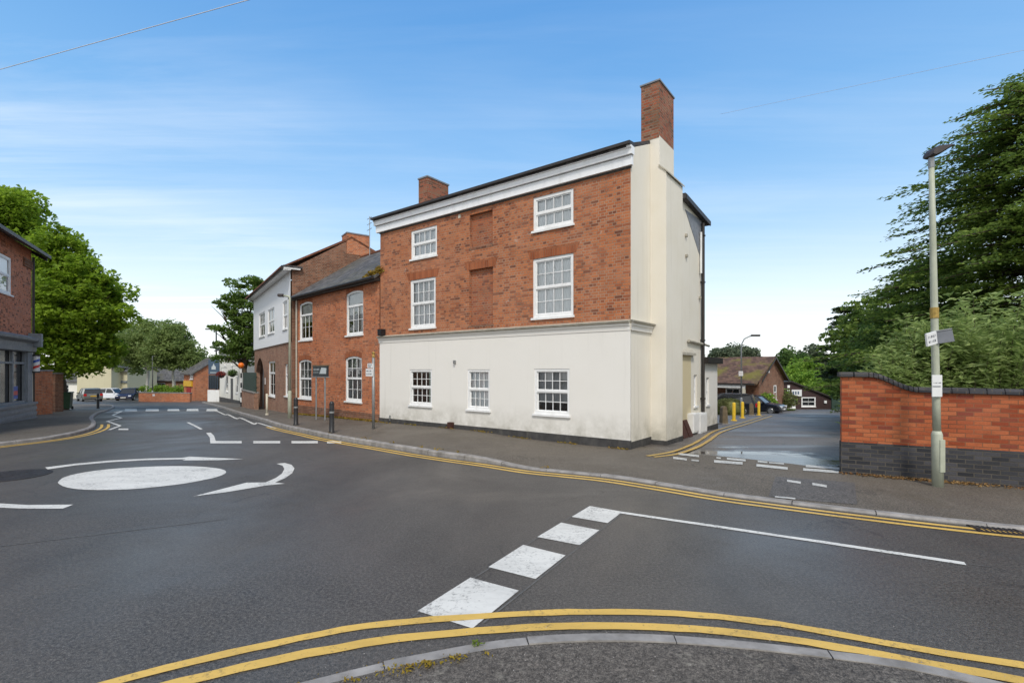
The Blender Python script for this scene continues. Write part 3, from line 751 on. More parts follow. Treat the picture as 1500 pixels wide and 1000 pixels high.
# chimneys
def stack(x0, x1, y0, y1, z0, z1, parent, mat='brick_chimney', cap=.05):
    m_ = MB().box(x0, x1, y0, y1, z0, z1)
    o = m_.build('chimney', mat, parent, bevel=.008)
    MB().box(x0 - .025, x1 + .025, y0 - .025, y1 + .025, z1 - .002, z1 + cap).build('chimney_cap', 'lead_grey', o); return o
stack(W1 - .275, W1 + PU - .004, B0, 2.43, 8.24, 9.77, rf, cap=.04)
u613 = F1.front(613, 265, .9); u626 = F1.front(626, 259, .9); v657 = F1.side(657, 275, u626[0])
stack(u613[0], u626[0], .9, v657[0], 7.7, u626[1], rf, cap=.05)
# cornice, string course, plinth
def profile_run(prof, x0, x1, yb=0.0):   # profile [(outward, z)] along the front, returned ends
    return [lambda p, q, t: (t, -p, q), prof, x0, x1]
mb = MB()
for prof, ext in (([(0, 7.10), (.10, 7.10), (.105, 7.325), (0, 7.325)], .02), ([(0, 7.345), (.17, 7.345), (.18, 7.47), (.215, 7.49), (.22, 7.545), (0, 7.545)], .05)):
    m2 = [(p, q) for p, q in prof]
    mb.prism(m2, lambda p, q, t: (t, -p, q), -.12 - ext, W1 + .05 + ext)
mb.box(-.1, W1 + .04, -.05, 0.06, 7.315, 7.355)
co_ = mb.build('cornice', 'cornice_paint', house)
MB().prism([(0.0, 7.548), (.30, 7.548), (.30, 7.62), (.0, 7.66)], lambda p, q, t: (t, -p, q), -.2, W1 + .10).build('gutter', 'black_plastic', co_)
MB().box(-.02, W1 + .02, -.03, .01, 7.055, 7.098).build('cornice_shade', 'plinth_dark', co_)  # dark strip standing in for the shade beneath the cornice
def lcourse(mb, prof, x0, x1, yend):      # front run plus return along the gable
    mb.prism(prof, lambda p, q, t: (t, -p, q), x0, x1)
    mb.prism(prof, lambda p, q, t: (W1 + p, t, q), -.0, yend)
    mx = max(p for p, q in prof)
    mb.prism([(0, prof[0][1])] and [(p, q) for p, q in prof], lambda p, q, t: (W1 + p, -p * 1.0 if t == 0 else 0.0, q), 0, 1)
mb = MB()
lcourse(mb, [(.0, 3.0), (.045, 3.0), (.05, 3.10), (.075, 3.12), (.085, 3.175), (.0, 3.175)], -.04, W1, B0)
sc_ = mb.build('string_course', 'render_white', house)
mb = MB(); lcourse(mb, [(.0, 3.177), (.095, 3.177), (.14, 3.20), (.155, 3.235), (.0, 3.275)], -.04, W1, B0)
mb.build('ledge', 'stone_trim', sc_)
mb = MB().box(-.02, W1 + .02, -.055, 0, -.5, .24); mb.box(W1, W1 + .02, 0, B0, -.5, .2); mb.box(W1, W1 + PX + .015, B0 - .02, B1 + .02, -.5, .12)
mb.box(W1, W1 + .02, B1 + .03, 6.2, -.6, .1)
mb.build('plinth', 'plinth_dark', house)
# details on the front
def small(name, mat, F, px, py, w, h, dep, y0=-.03, parent=house, bev=.006):
    u, z = F.front(px, py, y0); return MB().box(u - w / 2, u + w / 2, y0 - dep, y0, z - h / 2, z + h / 2).build(name, mat, parent, bevel=bev)
small('meter_box', 'brown_board', F1, 662, 624, .21, .27, .12)
small('air_vent', 'cream_paint', F1, 673, 317, .11, .12, .01, 0)
small('wall_lamp', 'steel', F1, 667, 530, .07, .11, .08)
small('security_light', 'black_metal', F1, 562, 487, .22, .24, .2, -.02)
small('overflow_pipe', 'steel', F1, 572, 612, .05, .2, .05)
# details on the gable
v0, zt = F1.side(1030, 325, W1 + .08); 
mb = MB().tube([(W1 + .08, v0, .05), (W1 + .08, v0, 7.05)], .055, 8)
for z in (1.0, 3.0, 5.0, 6.6): mb.box(W1, W1 + .14, v0 - .07, v0 + .07, z, z + .05)
mb.build('drainpipe', 'black_plastic', house)
v1 = F1.side(1026.8, 345, W1 + .06)[0]
MB().tube([(W1 + .06, v1, 5.3), (W1 + .06, v1, 6.7)], .04, 8).build('waste_pipe', 'white_paint', house)
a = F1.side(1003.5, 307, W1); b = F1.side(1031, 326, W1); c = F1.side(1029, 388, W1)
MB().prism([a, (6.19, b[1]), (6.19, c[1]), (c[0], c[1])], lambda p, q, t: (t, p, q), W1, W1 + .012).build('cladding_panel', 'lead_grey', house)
a = F1.side(1006, 499, W1); b = F1.side(1036, 503, W1)
MB().tube([(W1 + .06, a[0], a[1]), (W1 + .06, 6.1, a[1] - .05), (W1 + .06, 6.6, a[1] - .08)], .045, 8).build('waste_pipe', 'stone_trim', house)
a = F1.side(1000, 516, W1); b = F1.side(1014.5, 521, W1); d_ = F1.side(1011.5, 640, W1)
hood = MB().prism([(0, a[1] + .1), (.12, a[1]), (.12, a[1] - .08), (0, a[1] - .08)], lambda p, q, t: (W1 + p, t, q), a[0] - .9, b[0]).build('door_hood', 'stone_trim', house)
MB().box(W1, W1 + .015, a[0] - .75, d_[0], -.3, a[1] - .085).build('blocked_door', 'render_beige', house)
for (p0, p1, yt, yb, lean) in ((1000.5, 1007.5, 612, 643, .25), (1009, 1014, 616, 640, .2)):
    q0 = F1.side(p0, yt, W1 + .3); q1 = F1.side(p1, yb, W1 + .3)
    z0b = g(*F1.world(W1 + .3, q0[0])) + .03
    m_ = MB().prism([(W1 + .30, z0b), (W1 + .34, z0b), (W1 + .34 - lean, q0[1]), (W1 + .30 - lean, q0[1])], lambda p, q, t: (p, t, q), q0[0], q1[0])
    o = m_.build('wooden_board', 'brown_board', None); o.location = (F1.ox, F1.oy, 0); o.rotation_euler = (0, 0, R(F1.deg))
    tag(o, 'larger brown board leaning on the cream gable beside the chimney breast' if p0 < 1005 else 'smaller brown board leaning on the gable between larger board and white meter boxes', 'board', 'boards leaning on the gable')
for (p0, p1) in ((1015.5, 1024.5), (1025.2, 1036)):
    q0 = F1.side(p0, 606, W1 + .2); q1 = F1.side(p1, 634, W1 + .2); zb = q1[1]
    m_ = MB().box(W1, W1 + .2, q0[0], q1[0], zb + .05, q0[1])
    o = m_.build('meter_cabinet', 'white_paint', house, bevel=.01)
    MB().box(W1 + .2, W1 + .21, q0[0] + .04, q1[0] - .04, zb + .1, q0[1] - .04).build('cabinet_door', 'white_paint', o)
    MB().tube([(W1 + .07, (q0[0] + q1[0]) / 2, zb + .05), (W1 + .07, (q0[0] + q1[0]) / 2, zb - .6)], .03, 6).build('meter_pipe', 'white_paint', o)
for px, py in ((1004, 345), (1004.5, 375), (1024, 436)):
    q = F1.side(px, py, W1); MB().box(W1, W1 + .07, q[0] - .05, q[0] + .05, q[1] - .05, q[1] + .05).build('pipe_outlet', 'stone_trim', house, bevel=.01)
# single-storey extension
ex0, ex1 = 6.2, 8.05
ew = [F1.side(px, py, W1 - .03) for px, py in ((1034.5, 553), (1038.8, 592))]; ewr = (ew[0][0], ew[1][0], ew[1][1], ew[0][1])
mb = MB().wall([(ex0, -.9), (ex1, -.9), (ex1, 2.25), (ex0, 2.25)], [rect(*ewr)], lambda v, z, e: (W1 - .03 - e, v, z), .1)
mb.wall([(W1 - 5, -.9), (W1 - .03, -.9), (W1 - .03, 2.25), (W1 - 5, 2.25)], [], lambda u, z, e: (u, ex1 - e, z), .1)
mb.build('extension_wall', 'render_white', house, recalc=False)
window(house, lambda v, z, e: (W1 - .03 - e, v, z), *ewr, cols=1, rows=(1, 1), simple=True, fw=.05)
MB().box(W1 - 5, W1 + .14, ex0 + .02, ex1 + .15, 2.24, 2.46).build('extension_roof', 'black_plastic', house, bevel=.01)
MB().box(W1 - .04, W1 + .0, ex0 + .02, ex1 + .01, -.9, -.02).build('extension_plinth', 'plinth_dark', house)

# ------------------------------------------------------------------ two-storey brick house
LB = 7.55
F2 = Frame(-4.93 - LB * .7208, 18.32 + LB * .6931, -43.88)
bh = thing('brick_house', 'two-storey orange brick house with arched sash windows and mossy slate roof', 'house', (F2.ox, F2.oy, 0), F2.deg)
def win2(F, x0, x1, yt, yb, y0=0):
    xm = (x0 + x1) / 2; return F.front(x0, 500, y0)[0], F.front(x1, 500, y0)[0], F.front(xm, yb, y0)[1], F.front(xm, yt, y0)[1]
w2 = [win2(F2, 438.5, 457.7, 442, 498), win2(F2, 507, 532, 425.5, 490.5), win2(F2, 437.6, 456.2, 526.5, 583.5), win2(F2, 505.8, 530, 521.5, 588)]
EV2 = F2.front(560, 403)[1]
mb = MB().wall(rect(0, LB, -.9, EV2 + .02), [archpoly(*w, rise=.10) for w in w2], front1, .12)
RD2, RY2 = EV2 + 2.35, 3.2
mb.wall([(0, -.9), (6.4, -.9), (6.4, EV2), (RY2, RD2 - .1), (0, EV2)], [], lambda v, z, e: (e, v, z), .1)
mb.build('wall', 'brick_orange', bh, recalc=False)
for i, w in enumerate(w2):
    window(bh, front1, *w, cols=3, rows=(1 if i < 2 else 2, 2), top=1 if i < 2 else None, rise=.10, curtain=('curtain_blind', .55) if i < 2 else ('curtain_dim', 1.0), inset=.03, fw=.075, seed=20 + i)
for w in w2:
    mb = MB(); o1 = archpoly(*w, rise=.10)[2:]; n = len(o1)
    for i in range(n - 1):
        q = [o1[i], o1[i + 1], (o1[i + 1][0] , o1[i + 1][1] + .22), (o1[i][0], o1[i][1] + .22)]
        mb.prism(q, lambda p, z, t: (p, t, z), -.004, .05)
    mb.build('window_arch', 'brick_arch', bh)
mb = MB()
mb.prism([(-.22, EV2 - .02), (RY2, RD2), (6.6, EV2 - .02), (6.6, EV2 - .12), (RY2, RD2 - .1), (-.22, EV2 - .12)], lambda p, q, t: (t, p, q), -.05, LB + .03)
r2 = mb.build('roof', 'slate', bh)
MB().tube([(-.05, RY2, RD2 + .01), (LB, RY2, RD2 + .01)], .08, 8).build('ridge_tiles', 'tile_red', r2)
mb = MB(); mb.tube([(-.1, -.27, EV2 - .1), (LB - .05, -.27, EV2 - .08)], .06, 8); mb.box(-.05, LB, -.2, -.002, EV2 - .2, EV2 - .06)
mb.build('gutter', 'black_plastic', bh)
u, z = F2.front(553, 545); MB().tube([(.25, -.06, -.5), (.25, -.06, EV2 - .2)], .04, 8).build('drainpipe', 'stone_trim', bh)
mb = MB(); mb.box(0, LB, -.025, 0, -.9, .35); mb.build('plinth', 'brick_brown', bh)
# moss heap on the eave
def blobs(mb, centres, n, size, rs, stretch=(1, 1, 1), up=.3):
    """leaf-like flakes spread through ellipsoids (cx,cy,cz,rx,ry,rz)"""
    vs = []; fs = []
    for (cx_, cy_, cz_, a, b, c) in centres:
        d = rs.normal(size=(n, 3)); d /= np.linalg.norm(d, axis=1)[:, None]
        r = rs.random(n) ** (1 / 2.2)
        p = np.array([cx_, cy_, cz_]) + d * r[:, None] * np.array([a, b, c])
        vs.append(p)
    p = np.concatenate(vs); leafquads(mb, p, size, rs, up)
def leafquads(mb, p, size, rs, up=.3, aspect=.6, dirs=None, droop=0):
    n = len(p)
    t = rs.normal(size=(n, 3)) if dirs is None else dirs + rs.normal(size=(n, 3)) * .25
    t[:, 2] *= .7; t[:, 2] -= droop; t /= np.linalg.norm(t, axis=1)[:, None]
    nr = rs.normal(size=(n, 3)); nr[:, 2] += up * 3
    b = np.cross(nr, t); b /= np.maximum(np.linalg.norm(b, axis=1)[:, None], 1e-6)
    s = (size * (.6 + .8 * rs.random(n)))[:, None]
    tip = t * s; wd = b * s * aspect * .5
    nn = np.cross(t, b) * s * .12
    A = p - tip * .5; B = p + wd + nn; C = p + tip * .5; D = p - wd + nn
    v = np.stack([A, B, C, D], 1).reshape(-1, 3)
    o = len(mb.v); mb.v += v.tolist()
    mb.f += [(o + 4 * i, o + 4 * i + 1, o + 4 * i + 2, o + 4 * i + 3) for i in range(n)]
um, zm_ = F2.front(547, 399, -.1)
mb = MB(); blobs(mb, [(um - .1, -.02, EV2 + .1, .45, .22, .16), (um + .25, .08, EV2 + .2, .35, .2, .2), (um - .45, -.08, EV2 + .02, .3, .15, .1)], 500, .09, nrng)
mb.build('moss_clump', 'leaf_moss', r2, recalc=False)
# aerial
pa = P(541.5, 345, 24.5)
mb = MB(); lx = lambda v: Matrix.Rotation(-R(F2.deg), 3, 'Z') @ (v - Vector((F2.ox, F2.oy, 0)))
q = lx(pa); q0 = lx(P(541.5, 320, 24.5)); mb.tube([(q.x, q.y, q.z - 1.0), (q0.x, q0.y, q0.z + .1)], .02, 6)
for k in range(3): mb.tube([(q.x - .25, q.y, q0.z - .0 - k * .28), (q.x + .2, q.y, q0.z + .04 - k * .28)], .014, 5)
mb.build('aerial', 'steel', r2)

# ------------------------------------------------------------------ half rendered house
LG = 12.3
F3 = Frame(-17.6, 33.6, -54.9)
gh = thing('half_rendered_house', 'house with white rendered upper storey over pinkish brick and deep eaves', 'house', (F3.ox, F3.oy, 0), F3.deg)
LG = F3.front(427.5, 500)[0]
JZ = F3.front(400, 506.5)[1]; E3 = F3.front(424, 399)[1]
w3u = [win2(F3, 381, 389.5, 458, 493), win2(F3, 394, 403.5, 452, 488), win2(F3, 416, 422.8, 441, 482)]
w3l = [win2(F3, 393, 403, 529, 580), win2(F3, 417, 421.5, 533, 580)]
dr = win2(F3, 375, 386.5, 524, 597); dr = (dr[0], dr[1], -.65, dr[3])
mb = MB().wall(rect(0, LG, -1.5, JZ), [rect(*w) for w in w3l] + [archpoly(*dr, rise=.9)], front1, .25)
mb.build('brick_wall', 'brick_pink', gh, recalc=False)
mb = MB().wall(rect(0, LG, JZ, E3 + .2), [rect(*w) for w in w3u], lambda u, z, e: (u, e - .06, z), .1)
mb.add([(0, -.06, JZ), (LG, -.06, JZ), (LG, 0, JZ), (0, 0, JZ)], [(0, 1, 2, 3)])
mb.build('rendered_wall', 'render_dash', gh, recalc=False)
RA3 = F3.side(515, 350, LG)
AY, AZ = RA3[0], RA3[1]
mb = MB().wall([(0, -1.5), (7.2, -1.5), (7.2, E3), (AY, AZ), (0, E3 + .1)], [], lambda v, z, e: (LG - e, v, z), .1)
mb.build('gable_wall', 'brick_brown', gh, recalc=False); mb = MB()
mb.wall([(0, -1.5), (7.2, -1.5), (7.2, E3), (AY, AZ), (0, E3)], [], lambda v, z, e: (e, v, z), .1)
mb.build('gable_wall', 'brick_brown', gh, recalc=False)
for i, w in enumerate(w3u): window(gh, lambda u, z, e: (u, e - .06, z), *w, cols=2, rows=(1, 1), simple=True, fw=.06, inset=.03)
for i, w in enumerate(w3l): window(gh, front1, *w, cols=2, rows=(1, 2), simple=True, fw=.06, inset=.05)
mb = MB().box(dr[0], dr[1], .4, .46, dr[2], dr[3]); d_ = mb.build('door', 'grey_paint', gh)
MB().box(dr[0], dr[1], -.35, .4, dr[2] - .2, dr[2] + .14).build('doorstep', 'stone_trim', gh)
u_, z_ = F3.front(388.5, 558); MB().box(u_ - .12, u_ + .12, -.02, 0, z_ - .2, z_ + .2).build('door_plaque', 'white_paint', gh)
sl = (AZ - E3) / AY
mb = MB().prism([(-.55, E3 + .22 - .55 * sl * .3), (AY, AZ + .12), (7.5, E3), (7.5, E3 - .1), (AY, AZ), (-.55, E3 + .14 - .55 * sl * .3)], lambda p, q, t: (t, p, q), -.35, LG + .02)
r3 = mb.build('roof', 'tile_red', gh)
mb = MB().box(-.25, LG + .15, -.36, -.065, E3 - .02, E3 + .03); mb.box(-.27, LG + .17, -.40, -.355, E3 - .04, E3 + .12); mb.box(LG + .02, LG + .17, -.354, .35, E3 + .035, E3 + .12)
mb.build('eaves_board', 'white_paint', r3)
MB().box(-.3, LG + .2, -.49, -.402, E3 + .03, E3 + .17).build('gutter', 'black_plastic', r3)
MB().box(LG - .3, LG + .2, -.40, .45, E3 + .125, E3 + .2).build('eaves_roof', 'slate_dark', r3)
c0 = F3.side(508, 340, LG); c1 = F3.side(541, 345, LG)
o = stack(LG - .85, LG + .02, c0[0], c1[0], AZ - .8, c0[1] - .05, r3, 'brick_orange', .06)

# ------------------------------------------------------------------ helper for plainer far buildings
def far_building(name, label, fpx, d, deg, length, depth, eave, ridge, wallm, roofm, wins=(), side='x', cat='building', zoff=0, gable_front=False, chimney=False, left=False):
    """nearest right-hand corner seen at column fpx, depth d"""
    x = (fpx - CX) / FX * d; zg = g(x, d) + zoff
    c, n = math.cos(R(deg)), math.sin(R(deg))
    o = thing(name, label, cat, (x, d, zg) if left else (x - length * c, d - length * n, zg), deg)
    m_ = MB()
    if not gable_front:
        m_.wall(rect(0, length, -1, eave), [rect(*w) for w in wins], front1, .1)
        for xx, sg in ((0, 1), (length, -1)): m_.wall([(0, -1), (depth, -1), (depth, eave), (depth / 2, ridge - .08), (0, eave)], [], (lambda v, z, e, xx=xx, sg=sg: (xx + sg * e, v, z)), .1)
        r_ = MB().prism([(-.35, eave - .12), (depth / 2, ridge), (depth + .35, eave - .12), (depth + .35, eave - .24), (depth / 2, ridge - .12), (-.35, eave - .24)], lambda p, q, t: (t, p, q), -.2, length + .2)
    else:
        m_.wall([(0, -1), (length, -1), (length, eave), (length / 2, ridge - .08), (0, eave)], [rect(*w) for w in wins], front1, .1)
        for xx, sg in ((0, 1), (length, -1)): m_.wall([(0, -1), (depth, -1), (depth, eave), (0, eave)], [], (lambda v, z, e, xx=xx, sg=sg: (xx + sg * e, v, z)), .1)
        r_ = MB().prism([(-.35, eave - .18), (length / 2, ridge), (length + .35, eave - .18), (length + .35, eave - .3), (length / 2, ridge - .12), (-.35, eave - .3)], lambda p, q, t: (p, t, q), -.2, depth + .2)
    m_.wall(rect(0, length, -1, eave), [], lambda u, z, e: (u, depth - e, z), .1)
    m_.build('wall', wallm, o, recalc=False); r_ = r_.build('roof', roofm, o)
    for w in wins: window(o, front1, *w, cols=2, rows=(1, 1), simple=True, fw=.07, sill=True)
    if chimney: stack(length * .3, length * .3 + .9, depth / 2 - .35, depth / 2 + .35, ridge - .4, ridge + 1.2, r_, 'brick_brown')
    return o

# white pub
px_, d_p = 352.5, 41.5
pub = far_building('public_house', 'white rendered pub with flower baskets beyond the dark street tree', px_, d_p, -49, 9.0, 7, 5.0, 7.0, 'render_pub', 'slate_dark',
    wins=[(8.0, 8.7, 3.35, 4.4), (5.3, 6.0, 3.35, 4.4), (2.6, 3.3, 3.35, 4.4), (7.2, 8.0, .95, 2.35), (3.4, 4.2, .95, 2.35)], cat='pub')
MB().box(5.3, 6.2, -.02, .02, -.8, 2.2).build('door', 'sign_dark', pub)
MB().box(-.02, 9.02, -.03, 0, -1, .35).build('plinth', 'plinth_dark', pub)
FP = Frame(pub.location.x, pub.location.y, -49, pub.location.z)
for i, (px, py) in enumerate(((340.5, 547), (324, 549))):
    u, z = FP.front(px, py, -.5)
    wx, wy = FP.world(u, -.5)
    o = thing('hanging_basket', ['hanging flower basket on the white pub nearer the dark tree', 'hanging flower basket on the white pub beside the blue sign board'][i], 'flower basket', (wx, wy, z + pub.location.z), 0, 'flower baskets on the pub')
    m_ = MB(); blobs(m_, [(0, 0, .05, .42, .42, .3)], 500, .13, nrng); m_.build('flowers', ['leaf_dark', 'flower_red'][i], o, recalc=False)
    MB().lathe([(.05, -.3), (.24, -.2), (.3, 0), (.28, .01)], 10).build('basket', 'black_metal', o)
    MB().tube([(0, 0, .3), (0, 0, .65), (.33, .38, .65)], .015, 5).build('bracket', 'black_metal', o)
# blue pub board
pb = P(313, 590, 48.0); zb = g(pb.x, pb.y)
sb = thing('sign_board', 'tall dark blue board with pale emblem above white base beside the pub', 'sign', (pb.x, pb.y, zb), -12)
def zz_(py, d=48.0): return EYE - (py - CY) / FX * d - zb
hw = .62
MB().box(-hw, hw, 0, .12, zz_(548), zz_(527)).build('board', 'sign_blue', sb, bevel=.01)
MB().box(-hw, hw, .01, .11, zz_(570), zz_(549)).build('window_panel', 'window_dark', sb, bevel=.01)
MB().box(-hw - .05, hw + .05, -.05, .3, -.5, zz_(571)).build('base', 'white_paint', sb, bevel=.01)
m_ = MB()
m_.prism([(-.24, zz_(541)), (.24, zz_(541)), (.24, zz_(537)), (.1, zz_(535.5)), (0, zz_(532)), (-.1, zz_(535.5)), (-.24, zz_(537))], lambda p, q, t: (p, t, q), -.012, .0)
m_.box(-.4, .4, -.012, 0, zz_(546), zz_(545)); m_.build('emblem', 'sign_pale', sb)
m_ = MB()
for k in range(5): m_.box(-hw + .05 + k * .24, -hw + .09 + k * .24, -.01, .01, zz_(569.5), zz_(549.5))
m_.build('glazing_bar', 'sign_blue', sb)
# far brick building with gable and yellow shop sign
fb = far_building('corner_shop', 'small far brick building with red door and yellow sign beyond the junction', 285, 57, 50, 5, 3.7, 3.3, 5.1, 'brick_orange', 'slate', cat='shop', gable_front=True, left=True)
MB().box(-.05, .02, 1.2, 2.6, -.3, 1.55).build('door', 'red_paint', fb); MB().box(-.14, -.01, .6, 3.4, 1.65, 2.3).build('fascia_sign', 'sign_yellow', fb)
window(fb, lambda v, z, e: (e - .09, v, z), .4, 1.4, 2.5, 3.1, cols=2, rows=(1, 1), simple=True, fw=.08)
bld = far_building('cream_house', 'far cream gabled house behind the parked cars', 163, 70, 4, 4.6, 9, 4.6, 6.2, 'render_yellow', 'slate', cat='house', gable_front=True)
bld = far_building('grey_shop', 'far grey shop with flat front right of the cream house', 186.5, 72, 0, 4.4, 6, 4.1, 5.2, 'render_yellow', 'slate', wins=[(.6, 3.6, 2.7, 3.7)], cat='shop')
MB().box(0, 4.4, -.15, -.01, 2.3, 2.6).build('fascia_sign', 'grey_paint', bld)
bld = far_building('white_terrace', 'far white terrace glimpsed under the maple crown', 138, 73, 3, 9, 6, 2.6, 4.4, 'render_pub', 'slate', wins=[(.8, 2.2, .9, 2.0), (4, 5.4, .9, 2.0), (6.6, 8.2, .9, 2.0)], cat='house')
bld = far_building('brick_terrace', 'long far brick terrace hidden behind the two birches', 276, 80, 2, 14, 7, 2.6, 4.8, 'brick_brown', 'slate', wins=[(1.5, 2.8, .9, 2.1), (5, 6.3, .9, 2.1), (9, 10.3, .9, 2.1)], cat='house')

# ------------------------------------------------------------------ barber shop on the left
F4 = Frame(-40, 0, 0)
bc = G(46, 611, .10)
dirv = Vector((-415 / 720, 1)).normalized()      # along the shop front, receding
deg4 = math.degrees(math.atan2(dirv.y, dirv.x))
L4 = 10.5
F4 = Frame(bc[0] - L4 * dirv.x, bc[1] - L4 * dirv.y, deg4)
shop = thing('barber_shop', 'red brick corner shop with grey timber shopfront and barber pole', 'shop', (F4.ox, F4.oy, 0), deg4)
E4 = F4.front(50, 372)[1]
sw = [win2(F4, -12, 17.5, 371, 428)]
shw = (L4 - 7.5, L4 - .85, .75, 2.75)
mb = MB().wall(rect(0, L4, 2.9, E4 + .1), [rect(*w) for w in sw], front1, .12)
mb.wall([(0, -.6), (7, -.6), (7, E4), (3.5, E4 + 2.2), (0, E4)], [], lambda v, z, e: (L4 - e, v, z), .1)
mb.wall([(0, -.6), (7, -.6), (7, E4), (3.5, E4 + 2.2), (0, E4)], [], lambda v, z, e: (e, v, z), .1)
m_ = mb.build('wall', 'brick_barber', shop, recalc=False)
window(shop, front1, *sw[0], cols=1, rows=(1, 1), fw=.09, inset=.03, curtain=('curtain_net', .9))
mb = MB(); 
for k in range(9): mb.box(L4 - 1.0 + k * .115, L4 - .94 + k * .115, -.06, 0, E4 - .75, E4 - .45)
mb.box(L4 - 1.02, L4, -.03, 0, E4 - .45, E4 - .38); mb.build('dentil_course', 'brick_brown', shop)
mb = MB().wall(rect(0, L4 - .28, -.6, 2.9), [rect(*shw)], lambda u, z, e: (u, e - .04, z), .15)
sf = mb.build('shopfront', 'grey_paint', shop, recalc=False)
mb = MB()
for k in range(6): u = shw[0] + (shw[1] - shw[0]) * k / 5; mb.box(u - .06, u + .06, -.03, .06, shw[2], shw[3])
mb.box(shw[0], shw[1], -.025, .05, 2.25, 2.33); mb.box(shw[1] + .05, L4 - .28, -.1, -.04, -.6, 2.75); mb.build('mullion', 'grey_paint', sf)
mb = MB().box(shw[0], shw[1], .08, .09, shw[2], shw[3]); mb.build('pane', 'window_dark', sf)
mb = MB().box(0, L4 - .26, -.22, -.04, -.6, .58); mb.box(0, L4 - .22, -.27, -.04, .56, .66)
for k in range(3): mb.box(0, L4 - .24, -.245, -.2, -.1 + k * .22, .02 + k * .22)
mb.build('stall_riser', 'grey_paint', sf)
mb = MB().prism([(.04, 2.75), (.18, 2.78), (.22, 3.12), (.4, 3.22), (.42, 3.32), (.0, 3.46)], lambda p, q, t: (t, -p, q), -.2, L4 - .1)
mb.box(L4 - .62, L4 - .36, -.46, -.05, 2.98, 3.55); mb.build('fascia', 'grey_paint', sf, bevel=.01)
MB().box(L4 - .28, L4 + .01, -.05, 0, -.6, 2.95).build('cream_pilaster', 'cream_paint', shop)
m_ = MB().box(shw[1] - 1.1, shw[1] - .5, .06, .075, shw[2] + .1, shw[2] + .6); m_.build('poster', 'barber_blue', sf)
m_ = MB().box(shw[1] - 1.05, shw[1] - .55, .05, .059, shw[2] + .25, shw[2] + .42); m_.build('poster', 'barber_red', sf)
bp_ = MB().tube([(L4 - .16, -.2, 1.95), (L4 - .16, -.2, 2.6)], .11, 14).build('barber_pole', 'sign_white', shop)
m_ = MB()
for (z0, mt) in ((2.05, 'barber_red'), (2.3, 'barber_blue')):
    m2 = MB()
    for i in range(12):
        q = lambda k, zz: (L4 - .16 + .113 * math.cos(2 * math.pi * k / 12), -.2 + .113 * math.sin(2 * math.pi * k / 12), zz + k * .022 - .1)
        m2.add([q(i, z0), q(i + 1, z0), q(i + 1, z0 + .11), q(i, z0 + .11)], [(0, 1, 2, 3)])
    m2.build('pole_stripe', mt, bp_, recalc=False)
MB().lathe([(.13, 0), (.13, .06)], 12, (L4 - .16, -.2, 2.6)).build('pole_cap', 'black_metal', bp_); MB().lathe([(.13, 0), (.13, .06)], 12, (L4 - .16, -.2, 1.89)).build('pole_cap', 'black_metal', bp_)
mb = MB().prism([(-.45, E4 + .0), (3.5, E4 + 2.45), (7.4, E4), (7.4, E4 - .12), (3.5, E4 + 2.3), (-.45, E4 - .12)], lambda p, q, t: (t, p, q), -.3, L4 + .35)
r4 = mb.build('roof', 'slate_dark', shop)
mb = MB().box(-.3, L4 + .36, -.56, -.44, E4 - .16, E4 - .03); mb.tube([(L4 + .07, -.05, E4 - .2), (L4 + .07, -.05, -.3)], .045, 8); mb.build('gutter', 'black_plastic', shop)
MB().prism([(-.43, E4 - .15), (3.5, E4 + 2.29), (3.5, E4 + 2.12), (-.43, E4 - .3)], lambda p, q, t: (t, p, q), L4 + .3, L4 + .345).build('bargeboard', 'black_plastic', r4)
# brick wall and pier by the shop
def wallblock(name, label, pts_px, h, thick, mat, cap=None, cat='wall', base=.0):
    a, b = (Vector(G(*p, base)) for p in pts_px); ln_ = (b - a).length; ang = math.degrees(math.atan2((b - a).y, (b - a).x))
    z0 = min(g(*a), g(*b)) + base
    o = thing(name, label, cat, (a.x, a.y, z0), ang)
    MB().box(0, ln_, 0, thick, -.6, h).build('brickwork', mat, o, bevel=.01)
    if cap: MB().box(-.03, ln_ + .03, -.04, thick + .04, h, h + .08).build('coping', cap, o, bevel=.015)
    return o
wallblock('boundary_wall', 'tall brick wall end beside the barber shop under the maple', [(43, 608), (77, 605.5)], 2.1, .4, 'brick_orange', 'kerb_stone', base=.1)
wallblock('gate_pier', 'square brick gate pier behind the green wheelie bin', [(81, 603), (93, 602.3)], 2.05, .5, 'brick_brown', 'kerb_stone', 'pier', base=.1)
# wheelie bin
bx_ = G(95.5, 600, .1); wb = thing('wheelie_bin', 'dark green wheelie bin on the pavement by the brick pier', 'bin', (bx_[0], bx_[1], g(*bx_) + .1), 30)
MB().prism([(-.25, .08), (.25, .08), (.31, .98), (-.31, .98)], lambda p, q, t: (p, t * (1 + (q - .5) * .12), q), -.32, .32).build('body', 'bin_green', wb, bevel=.02)
MB().prism([(-.35, .98), (.35, .98), (.33, 1.06), (-.33, 1.06)], lambda p, q, t: (p, t, q), -.36, .38).build('lid', 'bin_green', wb, bevel=.015)
for s_ in (-1, 1): MB().tube([(s_ * .22, .33, .1), (s_ * .29, .33, .1)], .1, 12).build('wheel', 'tyre', wb)

